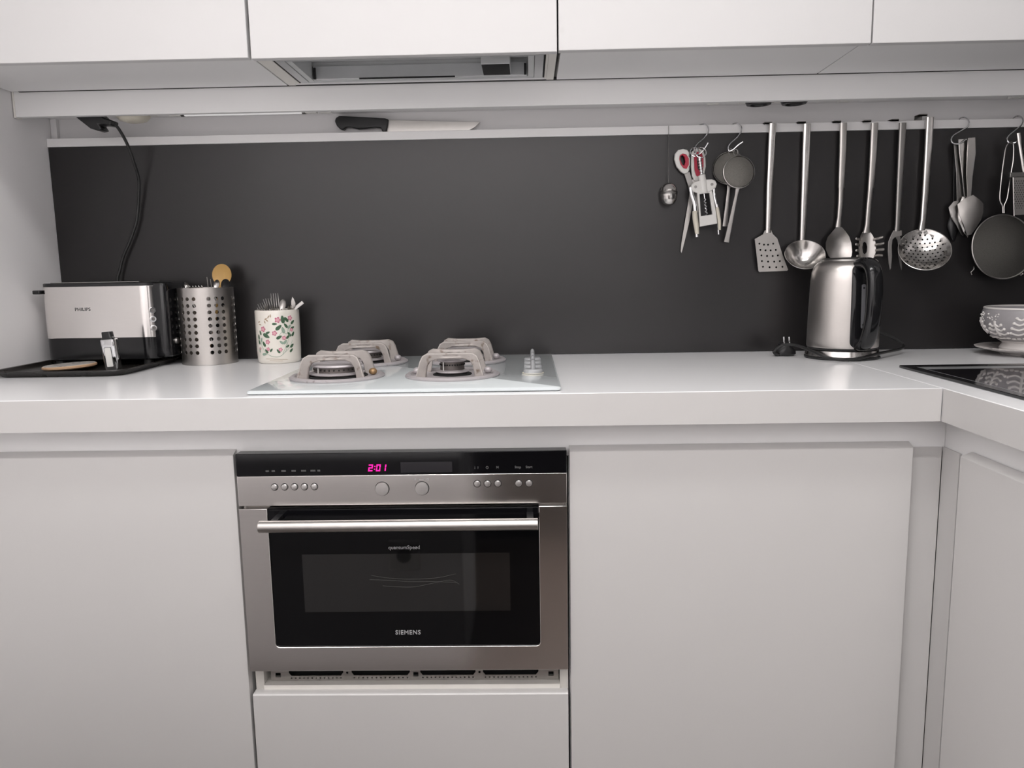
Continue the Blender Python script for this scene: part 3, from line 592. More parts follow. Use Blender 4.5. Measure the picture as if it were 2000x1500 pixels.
def spoonlike(name, p0, p1, head, mat, label, cat, rx, rz, group, dark=None, face=(0, -1, 0), cup=0.008):
    """Long handle from p0 to p1 with an oval bowl of half-size rx, rz centred at head."""
    t = thing(name, p0, label, cat, group)
    MB().tube([p0, p1], [0.005, 0.004], n=10).build('handle', mat, t)
    ax = (Vector(head) - Vector(p0)).normalized(); f = Vector(face); sd = ax.cross(f).normalized(); f = sd.cross(ax).normalized()
    o = circ(0, 0, rx, 28, rz); inn = [(rx * k * math.cos(a), rz * k * math.sin(a)) for k in (0.3, 0.6, 0.85) for a in [2 * PI * i / 16 for i in range(16)]]
    MB().plate(o, [], lambda a, b, d: tuple(Vector(head) + sd * a + ax * b - f * (cup * (1 - (a / rx) ** 2 - (b / rz) ** 2) + d)), 0.002, inn).build('spoon_bowl', dark or mat, t)
    return t
hz = ZW + 0.004
spoonlike('wooden_spoon', (HC[0] - 0.010, HC[1] + 0.025, hz), (-0.7159, -0.0520, 1.0884), (-0.7117, -0.0520, 1.1119), WOOD, 'wooden spoon standing in the perforated steel holder', 'spoon', 0.0235, 0.0265, 'utensils in the steel holder')
spoonlike('serving_spoon', (HC[0] - 0.005, HC[1] + 0.01, hz), (-0.6930, -0.0900, 1.0778), (-0.6898, -0.0900, 1.0887), BLK, 'black plastic spoon leaning in front of the wooden spoon', 'spoon', 0.0105, 0.014, 'utensils in the steel holder', cup=0.003)
spoonlike('steel_spoon', (HC[0] + 0.02, HC[1] + 0.02, hz), (-0.7866, -0.0850, 1.0792), (-0.7858, -0.0850, 1.0890), STEEL_P, 'small steel spoon peeking out at the left of the perforated holder', 'spoon', 0.0055, 0.008, 'utensils in the steel holder', cup=0.003)
spoonlike('steel_spoon', (HC[0] - 0.02, HC[1] - 0.01, hz), (-0.7093, -0.0950, 1.0818), (-0.7087, -0.0950, 1.0903), STEEL_P, 'steel spoon handle between wooden spoon and black spoon', 'spoon', 0.0065, 0.011, 'utensils in the steel holder', cup=0.002)
sk_ = MB().tube([(HC[0] + 0.015, HC[1] + 0.005, hz), (-0.7411, -0.0700, 1.1076)], [0.0013, 0.0008], n=8).build('skewer', STEEL_D, None); tag(sk_, 'thin dark skewer standing left of the wooden spoon', 'skewer', 'utensils in the steel holder')
sk_ = MB().tube([(HC[0] + 0.02, HC[1] + 0.01, hz), (-0.7343, -0.0660, 1.1025)], [0.0013, 0.0008], n=8).build('skewer', STEEL_D, None); tag(sk_, 'thin skewer touching the wooden spoon on its left', 'skewer', 'utensils in the steel holder')
wh = thing('whisk', (HC[0] + 0.012, HC[1] - 0.02, hz), 'steel beater with scalloped edge just above the perforated rim', 'whisk', 'utensils in the steel holder')
MB().tube([(HC[0] + 0.012, HC[1] - 0.02, hz), (-0.7551, -0.1000, 1.0670)], 0.004, n=8).build('handle', STEEL_S, wh)
for i in range(6):
    u = -0.0175 + i * 0.007
    MB().tube(smoothline([(HC[0] - 0.016 + u * 0.5, -0.10, ZW + 0.160), (HC[0] - 0.016 + u, -0.102, ZW + 0.178), (HC[0] - 0.014 + u, -0.104, ZW + 0.1865), (HC[0] - 0.012 + u, -0.102, ZW + 0.178), (HC[0] - 0.016 + u * 0.5, -0.098, ZW + 0.160)], 5), 0.0009, n=6).build('wire', STEEL_P, wh)

# ------------------------------------------------------------------ floral jar with cutlery
JC = (-0.575, -0.073); JR = 0.052; JH = 0.127
ja = thing('utensil_jar', (JC[0], JC[1], ZW), 'cream ceramic jar with pink flowers holding cutlery', 'jar')
MB(Matrix.Translation((JC[0], JC[1], ZW))).lathe([(0.047, 0.0004), (0.0495, 0.003), (0.0508, 0.010), (JR, 0.03), (JR, JH - 0.003), (JR - 0.001, JH - 0.0005), (JR - 0.003, JH), (JR - 0.005, JH - 0.001), (JR - 0.005, 0.006), (0.0, 0.006)], n=64).build('ceramic_body', CERAM, ja)
def onj(t, z, off=0.0003): return (JC[0] + (JR + off) * math.sin(t), JC[1] - (JR + off) * math.cos(t), z)
def decal(mb, pts, off=0.0003): mb.add([onj(t, z, off) for t, z in pts], [tuple(range(len(pts)))])
def fl_pts(c, r, ph, n=5, k=0.55):
    o = []
    for i in range(n * 6):
        a = 2 * PI * i / (n * 6) + ph; q = r * (k + (1 - k) * abs(math.cos(n * a / 2)) ** 0.7); o.append((c[0] + q * math.cos(a) / JR, c[1] + q * math.sin(a)))
    return o
def leaf_pts(c, l, w, ang):
    o = []
    for i in range(14):
        t = i / 7 * PI; a = math.cos(t) * l / 2; b = math.sin(t) * w / 2 * (1 - 0.25 * math.cos(t))
        o.append((c[0] + (a * math.cos(ang) - b * math.sin(ang)) / JR, c[1] + a * math.sin(ang) + b * math.cos(ang)))
    return o
flowers = [(0.3153, 1.0044), (-0.3900, 0.9831), (0.1459, 0.9732), (0.8907, 1.0078), (-0.1873, 0.9528), (0.5616, 0.9614), (0.3714, 0.9339), (0.9368, 0.9796), (-0.1840, 0.9358), (-0.6396, 0.9364)]
fr_ = (6.5, 6, 5.5, 5.5, 5.2, 4.6, 4.4, 4.0, 4.0, 3.0)
fb, fc = MB(), MB()
for i, c in enumerate(flowers):
    decal(fb, fl_pts(c, fr_[i] * 0.00115, i * 0.7), 0.0005); decal(fc, fl_pts(c, fr_[i] * 0.0007, i * 0.9), 0.0007)
fb.build('flower_print', PINK, ja, smooth=False); fc.build('flower_centre_print', PINKL, ja, smooth=False)
lv = MB(); lv2 = MB()
leafs = [(0.5416, 1.0051), (0.1706, 0.9950), (0.3397, 0.9862), (0.7068, 1.0047), (1.0203, 0.9977), (0.6656, 0.9903), (0.8376, 0.9873), (1.0013, 0.9843), (-0.2457, 0.9674), (-0.5654, 0.9744), (-0.1589, 0.9747), (-0.7036, 0.9644), (-0.6879, 0.9522), (-0.5267, 0.9574), (0.5359, 0.9797), (0.3365, 0.9632), (0.8149, 0.9691), (1.0106, 0.9695), (-0.3849, 0.9478), (-0.6888, 0.9326), (-0.0395, 0.9333), (-0.2691, 0.9309), (0.7056, 0.9413), (0.9146, 0.9417), (0.8730, 0.9308), (0.2778, 0.9304), (0.5972, 0.9515), (0.4352, 0.9508), (0.7316, 0.9632), (-0.3926, 0.9234)]
angs = (1.7, 0.0, 0.7, 2.2, 0.7, 2.2, 0.9, 0.4, -0.5, 1.9, 0.4, 1.6, 1.9, 1.2, 1.8, 0.5, 2.2, 1.0, 2.1, 1.8, 0.9, 2.3, 0.6, 0.7, 0.8, 2.2, 0.9, 2.4, 0.8, 0.1)
lens = (13, 8, 12, 10, 9, 9, 8, 8, 13, 8, 8, 9, 9, 8, 11, 10, 9, 9, 10, 8, 7, 8, 7, 9, 8, 8, 9, 8, 8, 9)
for i, c in enumerate(leafs): decal(lv2 if i in (6, 13, 14, 19, 26, 27, 29) else lv, leaf_pts(c, lens[i] * 0.00145, lens[i] * 0.00070, angs[i]), 0.0004)
lv.build('leaf_print', GREEN, ja, smooth=False); lv2.build('pale_leaf_print', GREENL, ja, smooth=False)
st = MB()
for pts in ([(-0.5885, 0.9622), (-0.4895, 0.9404), (-0.2507, 0.9248), (0.0819, 0.9173), (0.3777, 0.9192), (0.6220, 0.9318), (0.7171, 0.9511), (0.8425, 0.9702), (0.7890, 0.9899)], [(0.4480, 0.9214), (0.5806, 0.9369), (0.6926, 0.9512)], [(0.5695, 0.9271), (0.8031, 0.9385), (0.9608, 0.9550)], [(0.3419, 0.9680), (0.5090, 0.9761), (0.6912, 0.9707), (0.7830, 0.9850)]):
    st.tube(smoothline([onj(t, z, 0.0001) for t, z in pts], 5), 0.0005, n=5)
st.build('stem_print', GREENL, ja)
bt = MB()
for i, c in enumerate([(-0.2179, 1.0073), (-0.0870, 1.0121), (0.0106, 1.0144), (-0.2807, 1.0001), (-0.1716, 1.0037), (-0.5649, 0.9938), (-0.6273, 0.9998)]): decal(bt, leaf_pts(c, 0.008, 0.003, 0.5 + i * 0.5))
for pts in ([(-0.3224, 0.9125), (0.0300, 0.9125), (0.3458, 0.9107), (0.6685, 0.9096)], [(-0.1428, 0.9089), (0.1620, 0.9074), (0.4544, 0.9067)]):
    bt.tube([onj(t, z, 0.0) for t, z in pts], 0.0004, n=4)
bt.build('butterfly_print', TANP, ja, smooth=False)
def fork(p0, tip, label, spread=0.0085, nt=4, dark=False):
    t = thing('fork', p0, label, 'fork', 'cutlery in the floral jar')
    m_ = STEEL_D if dark else STEEL_P
    p0 = Vector(p0); tip = Vector(tip); d = (tip - p0).normalized(); sd = d.cross(Vector((0, -1, 0))).normalized()
    b = tip - d * 0.045
    MB().sweep([p0, p0.lerp(b, 0.5), b - d * 0.012, b], sd, [0.007, 0.004, 0.004, 0.0085], [0.0015] * 4).build('handle', m_, t)
    for i in range(nt):
        q = (i / (nt - 1) - 0.5) * 2 * spread
        MB().sweep([b + sd * q * 0.9 - d * 0.004, b + sd * q + d * 0.02, tip + sd * q], sd, [0.0016, 0.0014, 0.0007], [0.0012, 0.001, 0.0006], n=8).build('tine', m_, t)
jz = ZW + 0.009
fork((-0.565, -0.07, jz), (-0.6047, -0.0950, 1.0437), 'steel fork leaning furthest left in the floral jar', dark=True)
fork((-0.570, -0.06, jz), (-0.5938, -0.0850, 1.0541), 'steel fork second from the left in the floral jar')
fork((-0.575, -0.065, jz), (-0.5762, -0.0800, 1.0659), 'tallest steel fork standing in the middle of the floral jar')
fork((-0.560, -0.05, jz), (-0.6176, -0.0660, 1.0353), 'low dark steel fork at the left rear of the floral jar', dark=True)
spoonlike('teaspoon', (-0.58, -0.09, jz), (-0.5607, -0.0850, 1.0291), (-0.5564, -0.0850, 1.0388), STEEL_P, 'steel teaspoon right of the tallest fork in the floral jar', 'spoon', 0.0075, 0.013, 'cutlery in the floral jar', STEEL_S, cup=0.003)
spoonlike('teaspoon', (-0.58, -0.05, jz), (-0.5466, -0.0950, 1.0257), (-0.5365, -0.0950, 1.0298), STEEL_P, 'low steel teaspoon near the right rim of the floral jar', 'spoon', 0.006, 0.009, 'cutlery in the floral jar', cup=0.003)
kn = thing('table_knife', (-0.575, -0.075, jz), 'steel table knife standing at the right of the floral jar', 'knife', 'cutlery in the floral jar')
MB().sweep([(-0.575, -0.075, jz), (-0.5364, -0.0720, 1.0244)], (1, 0, 0), [0.005, 0.004], [0.002, 0.002]).build('handle', STEEL_S, kn)
MB().flat([(-0.5402, 1.0232), (-0.5388, 1.0466), (-0.5358, 1.0564), (-0.5323, 1.0514), (-0.5292, 1.0415), (-0.5301, 1.0243)], -0.0725, 0.001).build('blade', STEEL_S, kn)
kn = thing('table_knife', (-0.60, -0.07, jz), 'flat steel knife handle leaning out over the right rim of the floral jar', 'knife', 'cutlery in the floral jar')
MB().sweep([(-0.605, -0.07, jz), (-0.5324, -0.0850, 1.0250), (-0.5066, -0.0850, 1.0441)], (0, 1, 0), [0.002, 0.0022, 0.0022], [0.003, 0.0042, 0.0042], power=0.5).build('handle', STEEL_P, kn)

# ------------------------------------------------------------------ kettle with cord
KC = (0.753, -0.152)
ke = thing('kettle', (KC[0], KC[1], ZW), 'brushed steel electric kettle with black handle in the worktop corner', 'kettle')
Mk = Matrix.Translation((KC[0], KC[1], ZW))
MB(Mk).lathe([(0.080, 0.0004), (0.0815, 0.002), (0.0815, 0.0045), (0.079, 0.006)], n=64).build('base_foot', BLK, ke)
MB(Mk).lathe([(0.079, 0.0061), (0.080, 0.008), (0.0775, 0.0195), (0.074, 0.021)], n=64).build('power_base', STEEL_P, ke)
MB(Mk).lathe([(0.0745, 0.0212), (0.0755, 0.0245), (0.0745, 0.0262)], n=64).build('base_gap', BLK, ke)
MB(Mk).lathe([(0.0765, 0.0263), (0.0772, 0.030), (0.0768, 0.06), (0.0752, 0.12), (0.0732, 0.175), (0.0712, 0.195), (0.0665, 0.208), (0.060, 0.2155), (0.053, 0.219)], n=80).build('steel_body', STEEL_V, ke, angle=60)
MB(Mk).lathe([(0.0535, 0.2185), (0.0525, 0.2225), (0.047, 0.2262), (0.0, 0.2275)], n=64).build('lid', STEEL_D, ke)
th = math.radians(9)
rd = Vector((math.sin(th), -math.cos(th), 0)); tg = Vector((math.cos(th), math.sin(th), 0)); kc = Vector((KC[0], KC[1], ZW))
def kb(r, z): return kc + rd * r + Vector((0, 0, z))
path = smoothline([kb(0.052, 0.205), kb(0.074, 0.2135), kb(0.095, 0.210), kb(0.110, 0.193), kb(0.1155, 0.165), kb(0.116, 0.13), kb(0.113, 0.095), kb(0.106, 0.066), kb(0.096, 0.046), kb(0.083, 0.036), kb(0.066, 0.032)], 4)
k = len(path)
MB().sweep(path, tg, [0.0180 - 0.002 * math.sin(PI * i / (k - 1)) for i in range(k)], [0.0125] * k, n=20, power=0.75).build('handle', BLK_G, ke)
def kr(z):
    P = [(0.0263, 0.0765), (0.03, 0.0772), (0.06, 0.0768), (0.12, 0.0752), (0.175, 0.0732), (0.195, 0.0712), (0.208, 0.0665), (0.2155, 0.060)]
    for (a, b), (c, d) in zip(P, P[1:]):
        if a <= z <= c: return b + (d - b) * (z - a) / (c - a)
    return P[-1][1]
def kpanel(a0, a1, z0, z1, off, t, r=0.006):
    o = rrect(a0, a1, z0, z1, r, 5); ins = [(a0 + (a1 - a0) * i / 8, z0 + (z1 - z0) * j / 16) for i in range(1, 8) for j in range(1, 16)]
    return MB().plate(o, [], lambda a, b, d: tuple(kc + Vector(((kr(b) + off - d) * math.sin(th + a / 0.0765), -(kr(b) + off - d) * math.cos(th + a / 0.0765), b))), t, ins)
kpanel(-0.026, 0.026, 0.0285, 0.2105, 0.0016, 0.0014, 0.014).build('handle_plate', BLK_G, ke)
wg = kpanel(-0.0045, 0.0045, 0.072, 0.168, 0.0030, 0.0012, 0.003).build('water_gauge', mk('smoked_gauge', (0.16, 0.16, 0.17), 0.2), ke)
for z in (0.080, 0.160): kpanel(-0.002, 0.002, z - 0.002, z + 0.002, 0.0036, 0.0005, 0.0015).build('gauge_screw', DARK, wg)
MB().sweep([kb(0.086, 0.2235), kb(0.100, 0.2185)], tg, [0.010, 0.010], [0.002, 0.002], n=10, power=0.5).build('lid_button', STEEL_D, ke)
MB().tube(smoothline([(0.6058, -0.1250, 0.9121), (0.6135, -0.1300, 0.9221), (0.6294, -0.1350, 0.9296), (0.6486, -0.1550, 0.9294), (0.6632, -0.2000, 0.9225), (0.6786, -0.2360, 0.9136), (0.7019, -0.2430, 0.9067), (0.7256, -0.2450, 0.9049), (0.7616, -0.2380, 0.9075), (0.8070, -0.2100, 0.9128), (0.8591, -0.1600, 0.9132), (0.9033, -0.1150, 0.9133), (0.9208, -0.0950, 0.9190), (0.9142, -0.0850, 0.9279), (0.8952, -0.0750, 0.9401), (0.8667, -0.0700, 0.9481), (0.8439, -0.0620, 0.9355)], 6), 0.0033).build('cord', BLK_R, ke)
pl = thing('plug', (0.6387, -0.1050, 0.9059), 'black two-pin plug lying upright beside the kettle', 'plug')
c = Vector((0.6375, -0.1050, 0.9059)); c.z = ZW + 0.0005
MB(Matrix.Translation(c)).loops([[(a * x, b * y, z) for x, y in circ(0, 0, 1, 24)] for z, a, b in ((0, 0.018, 0.014), (0.004, 0.0265, 0.017), (0.010, 0.026, 0.0175), (0.017, 0.021, 0.0175), (0.020, 0.0165, 0.0165), (0.028, 0.0155, 0.0155), (0.0295, 0.0145, 0.0145))]).build('plug_body', BLK, pl)
for dx in (-0.0062, 0.0062):
    MB().cyl(c + Vector((dx + 0.005, 0, 0.029)), c + Vector((dx + 0.0035, 0, 0.0445)), 0.0021, n=12).build('pin', CHROME, pl, 0.0005)
MB().tube(smoothline([c + Vector((-0.014, -0.004, 0.008)), c + Vector((-0.022, -0.012, 0.006)), Vector((0.6058, -0.1250, 0.9121))], 5), [0.007, 0.0068, 0.0066, 0.0062, 0.006, 0.0055, 0.005, 0.0046, 0.0042, 0.0038, 0.0034], n=10).build('strain_relief', BLK_R, pl)

# ------------------------------------------------------------------ black cooktop and bowl on the right-hand run
ct = thing('glass_cooktop', (1.03, -0.72, ZW), 'black glossy cooktop set into the right-hand worktop', 'cooktop')
cx0, cx1, cy0, cy1 = 0.791, 1.30, -1.12, -0.352
MB().plate([(cx0, cy0), (cx1, cy0), (cx1, cy1), (cx0, cy1)], [[(cx0 + 0.020, cy0 + 0.02), (cx1 - 0.02, cy0 + 0.02), (cx1 - 0.02, cy1 - 0.03), (cx0 + 0.020, cy1 - 0.03)]], lambda a, b, d: (a, b, ZW + 0.0055 - d), 0.005).build('black_frame', BLK_G, ct, 0.001)
MB().plate([(cx0 + 0.0203, cy0 + 0.0203), (cx1 - 0.0203, cy0 + 0.0203), (cx1 - 0.0203, cy1 - 0.0303), (cx0 + 0.0203, cy1 - 0.0303)], [[(cx0 + 0.024, cy0 + 0.024), (cx1 - 0.024, cy0 + 0.024), (cx1 - 0.024, cy1 - 0.062), (cx0 + 0.024, cy1 - 0.062)]], lambda a, b, d: (a, b, ZW + 0.0048 - d), 0.004).build('inner_rim', ALU, ct)
bx('glass', COOKG, ct, cx0 + 0.0243, cx1 - 0.0243, cy0 + 0.0243, cy1 - 0.0623, ZW + 0.0006, ZW + 0.0046)
BC = (1.184, -0.150)
sa = thing('saucer', (BC[0], BC[1], ZW), 'pale marbled saucer under the grey footed bowl', 'saucer')
MB(Matrix.Translation((BC[0], BC[1], ZW))).lathe([(0.060, 0.0004), (0.062, 0.004), (0.085, 0.0095), (0.112, 0.0165), (0.1135, 0.0185), (0.111, 0.0195), (0.085, 0.0145), (0.06, 0.0115), (0.0, 0.0115)], n=64).build('dish', SAUCER, sa)
bo = thing('bowl', (BC[0], BC[1], ZW + 0.0118), 'grey footed bowl with raised white trees on a saucer', 'bowl')
BP = [(0.063, 0.0118), (0.064, 0.016), (0.060, 0.022), (0.058, 0.0275), (0.066, 0.033), (0.082, 0.044), (0.095, 0.058), (0.1015, 0.072), (0.1030, 0.085), (0.1015, 0.098), (0.0985, 0.1075)]
MB(Matrix.Translation((BC[0], BC[1], ZW))).lathe(BP[:5], n=64).build('foot', BOWLW, bo)
MB(Matrix.Translation((BC[0], BC[1], ZW))).lathe(BP[4:] + [(0.0975, 0.1083), (0.0962, 0.1075), (0.0990, 0.098), (0.1, 0.085), (0.092, 0.058), (0.07, 0.04), (0.0, 0.036)], n=72).build('vessel', BOWLG, bo)
MB(Matrix.Translation((BC[0], BC[1], ZW))).lathe([(0.1000, 0.1055), (0.0995, 0.1083), (0.0975, 0.1095), (0.0955, 0.1085), (0.0965, 0.1055)], n=72, cap0=False, cap1=False).build('rim', BOWLW, bo)
def br(z):
    for (r0, z0), (r1, z1) in zip(BP, BP[1:]):
        if z0 <= z <= z1: return r0 + (r1 - r0) * (z - z0) / (z1 - z0)
    return BP[-1][0]
def onb(a, z, off=0.0004): a = math.radians(a); return (BC[0] + (br(z) + off) * math.sin(a), BC[1] - (br(z) + off) * math.cos(a), ZW + z)
rel = MB()
def rib(pts, r):
    L_ = smoothline([Vector((a, z, 0)) for a, z in pts], 5); rel.tube([onb(p.x, p.y) for p in L_], r, n=6)
def tree(a, zb, zt, wd, levels):
    rib([(a, zb), (a, (zb + zt) / 2), (a, zt)], 0.0028)
    for i in range(levels):
        z = zb + (zt - zb) * (0.12 + 0.8 * i / levels); ww = wd * (1 - 0.65 * i / levels)
        for s_ in (-1, 1):
            rib([(a, z + 0.004), (a + s_ * ww * 0.5, z - 0.001), (a + s_ * ww, z + 0.003)], 0.0023); rel.ball(onb(a + s_ * ww, z + 0.003), 0.0036, n=8, m=6)
tree(-40, 0.044, 0.100, 18, 4); tree(-77, 0.046, 0.080, 15, 3); tree(-112, 0.048, 0.085, 12, 3); tree(8, 0.046, 0.08, 16, 3); tree(50, 0.046, 0.096, 18, 4)
for i in range(46):
    a = random.uniform(-122, -96); z = random.uniform(0.05, 0.097)
    rel.ball(onb(a, z), random.uniform(0.0012, 0.0026), n=8, m=6)
for i in range(14):
    rel.ball(onb(-82 + random.uniform(-10, 10), 0.09 + random.uniform(-0.009, 0.007)), random.uniform(0.0012, 0.0022), n=8, m=6)
for i in range(24): rel.ball(onb(-122 + i * 8, 0.0405 + 0.001 * math.sin(i * 2.1)), 0.0032, 1.6, 1.6, 0.7, n=8, m=6)
rel.build('white_relief', BOWLW, bo)
# ------------------------------------------------------------------ knife behind the rail
kf = thing('carving_knife', (-0.26, 0.018, 1.4325), 'large knife with black handle lying behind the white rail', 'knife')
MB().flat([(-0.3050, 1.4796), (-0.1749, 1.4740), (-0.1199, 1.4716), (-0.0775, 1.4702), (-0.0903, 1.4584), (-0.1105, 1.4480), (-0.1195, 1.4421), (-0.3066, 1.4411)], 0.0165, 0.002).build('blade', STEEL_S, kf, 0.0004)
MB().flat([(-0.4318, 1.4775), (-0.4288, 1.4859), (-0.4211, 1.4899), (-0.4036, 1.4890), (-0.3487, 1.4854), (-0.3088, 1.4822), (-0.3002, 1.4796), (-0.3033, 1.4629), (-0.3064, 1.4497), (-0.3164, 1.4499), (-0.3198, 1.4596), (-0.3335, 1.4611), (-0.3549, 1.4591), (-0.3750, 1.4583), (-0.3924, 1.4623), (-0.4049, 1.4626), (-0.4115, 1.4567), (-0.4201, 1.4593), (-0.4273, 1.4666)], 0.008, 0.018).build('handle', BLK, kf, 0.004, seg=3)

# ------------------------------------------------------------------ steel utensils hung over the rail
ZR = 1.4485
UT = 'steel utensils hanging from the white rail'
def hang_tab(t, x, wd, z, mat=STEEL_D, yh=-0.014):
    """Folded end of the handle that hooks over the rail."""
    pr = [(yh, z - 0.006), (yh, z), (0.010, z), (0.010, z - 0.014), (0.0085, z - 0.014), (0.0085, z - 0.0016), (yh, z - 0.0016)]
    MB().loops([[(q, a, b) for a, b in pr] for q in (x - wd, x + wd)]).build('hook_end', mat, t, 0.0003)
def handle(t, pts, ws, ds, mat=STEEL_P):
    MB().sweep([Vector(p) for p in pts], (1, 0, 0), ws, ds, n=14, power=0.7).build('handle', mat, t, angle=50)

# perforated spatula
YH = -0.014
t = thing('spatula', (0.6307, -0.0140, 1.0978), 'perforated steel spatula, leftmost of the long hanging utensils', 'spatula', UT)
handle(t, [(0.6211, -0.0140, 1.4469), (0.6196, -0.0140, 1.3772), (0.6181, -0.0140, 1.3055), (0.6183, -0.0140, 1.2208), (0.6180, -0.0140, 1.1904)], [0.0088, 0.0082, 0.0078, 0.0070, 0.0068], [0.0045] * 5)
hang_tab(t, 0.611, 0.0088, ZR + 0.0022)
hd_ = [(0.6098, 1.1965), (0.6246, 1.1962), (0.6285, 1.1876), (0.6400, 1.1764), (0.6536, 1.1381), (0.6685, 1.1009), (0.6661, 1.0984), (0.5990, 1.0971), (0.5965, 1.0996), (0.5856, 1.1762), (0.6051, 1.1868)]
ho_ = [(0.5971, 1.1649), (0.6083, 1.1623), (0.6182, 1.1621), (0.6305, 1.1643), (0.6000, 1.1501), (0.6124, 1.1487), (0.6248, 1.1485), (0.6372, 1.1495), (0.6029, 1.1366), (0.6166, 1.1351), (0.6302, 1.1348), (0.6425, 1.1359), (0.6045, 1.1230), (0.6194, 1.1215), (0.6343, 1.1212), (0.6479, 1.1222), (0.6074, 1.1093), (0.6236, 1.1078), (0.6397, 1.1075), (0.6546, 1.1085)]
MB().flat(hd_, -0.017, 0.0014, [circ(a, b, 0.0024, 10) for a, b in ho_]).build('blade', STEEL_S, t)

def dish(c, axis, R, depth, thick, hole_pts=(), hole_r=0.0, ry=None, up=(0, 0, 1), cut=None, mat_fn=None, rim=0.0):
    """Shallow bowl of radius R whose opening looks along axis."""
    ax = Vector(axis).normalized(); sd = Vector(up).cross(ax).normalized(); u2 = ax.cross(sd).normalized(); c = Vector(c); ry = ry or R
    out = cut or circ(0, 0, R, 48, ry)
    inn = [(R * k * math.cos(a), ry * k * math.sin(a)) for k in (0.15, 0.3, 0.45, 0.6, 0.75, 0.88, 0.95) for a in [2 * PI * i / 24 for i in range(24)]]
    return MB().plate(out, [circ(a, b, hole_r, 8) for a, b in hole_pts], lambda a, b, d: tuple(c + sd * a + u2 * b - ax * (depth * (1 - min(1, (a / R) ** 2 + (b / ry) ** 2)) + d)), thick, inn), sd, u2, ax

# ladle
t = thing('ladle', (0.7045, -0.0300, 1.1015), 'deep round steel ladle hanging right of the perforated spatula', 'ladle', UT)
handle(t, [(0.7023, -0.0140, 1.4440), (0.7024, -0.0140, 1.3755), (0.7023, -0.0140, 1.2798), (0.7017, -0.0140, 1.1950), (0.7016, -0.0140, 1.1656)], [0.0092, 0.0090, 0.0082, 0.0070, 0.0068], [0.0045] * 5)
hang_tab(t, 0.6905, 0.0092, ZR + 0.0020)
mb, sd, u2, ax = dish((0.6968, -0.0500, 1.1367), (-0.12, -0.72, 0.66), 0.0455, 0.034, 0.0012)
mb.build('spoon_bowl', STEEL_P, t, angle=60)
c = Vector((0.6968, -0.0500, 1.1367))
MB().tube([c + sd * 0.0458 * math.cos(2 * PI * i / 48) + u2 * 0.0458 * math.sin(2 * PI * i / 48) for i in range(48)], 0.0011, n=6, closed=True).build('rim', STEEL_P, t)

# solid spoon
t = thing('serving_spoon', (0.7913, -0.0200, 1.1197), 'solid steel serving spoon hanging behind the kettle', 'spoon', UT)
handle(t, [(0.7880, -0.0140, 1.4446), (0.7894, -0.0140, 1.3857), (0.7896, -0.0140, 1.3262), (0.7897, -0.0140, 1.2950), (0.7892, -0.0140, 1.2926), (0.7894, -0.0140, 1.2601), (0.7879, -0.0140, 1.2238), (0.7864, -0.0140, 1.2008)], [0.0085, 0.0085, 0.0078, 0.0076, 0.0062, 0.0060, 0.0055, 0.0075], [0.004] * 8, STEEL_S)
hang_tab(t, 0.7745, 0.0085, ZR + 0.0020)
sp_ = [(0.7787, 1.2007), (0.7923, 1.2004), (0.8025, 1.1905), (0.8117, 1.1782), (0.8173, 1.1622), (0.8195, 1.1414), (0.8187, 1.1316), (0.8117, 1.1218), (0.7922, 1.1173), (0.7747, 1.1213), (0.7631, 1.1325), (0.7563, 1.1486), (0.7557, 1.1645), (0.7600, 1.1779), (0.7682, 1.1875)]
cx = sum(p[0] for p in sp_) / len(sp_); cz = sum(p[1] for p in sp_) / len(sp_)
inn = [(cx + 0.034 * k * math.cos(a), cz + 0.04 * k * math.sin(a)) for k in (0.2, 0.4, 0.6, 0.8) for a in [2 * PI * i / 20 for i in range(20)]]
MB().plate(sp_, [], lambda a, b, d: (a, -0.022 + d + 0.010 * max(0.0, 1 - ((a - cx) / 0.032) ** 2 - ((b - cz) / 0.042) ** 2), b), 0.0013, inn).build('spoon_bowl', STEEL_S, t, angle=60)

# pasta server
t = thing('pasta_server', (0.8616, -0.0200, 1.1185), 'steel pasta server with tines and oval hole hanging behind the kettle', 'pasta server', UT)
handle(t, [(0.8616, -0.0140, 1.4431), (0.8621, -0.0140, 1.3842), (0.8614, -0.0140, 1.3248), (0.8605, -0.0140, 1.2937), (0.8594, -0.0140, 1.2913), (0.8576, -0.0140, 1.2528), (0.8563, -0.0140, 1.2044), (0.8547, -0.0140, 1.1861)], [0.0085, 0.0085, 0.0078, 0.0076, 0.0062, 0.0060, 0.0062, 0.0085], [0.004] * 8, STEEL_S)
hang_tab(t, 0.8455, 0.0085, ZR + 0.0020)
ps = [(0.8467, 1.1897), (0.8639, 1.1894), (0.8705, 1.1796), (0.8762, 1.1648), (0.8785, 1.1428), (0.8755, 1.1281), (0.8661, 1.1197), (0.8513, 1.1199), (0.8410, 1.1287), (0.8366, 1.1435), (0.8368, 1.1655), (0.8410, 1.1801)]
hl = [(0.8516, 1.1653), (0.8566, 1.1627), (0.8595, 1.1529), (0.8589, 1.1407), (0.8543, 1.1346), (0.8491, 1.1396), (0.8467, 1.1519), (0.8481, 1.1617)]
cx = sum(p[0] for p in ps) / len(ps); cz = sum(p[1] for p in ps) / len(ps)
MB().plate(ps, [hl], lambda a, b, d: (a, -0.020 + d + 0.008 * max(0.0, 1 - ((a - cx) / 0.024) ** 2), b), 0.0013, [(cx + i * 0.004, cz + j * 0.006) for i in range(-5, 6) for j in range(-6, 7)]).build('spoon_bowl', STEEL_S, t, angle=60)
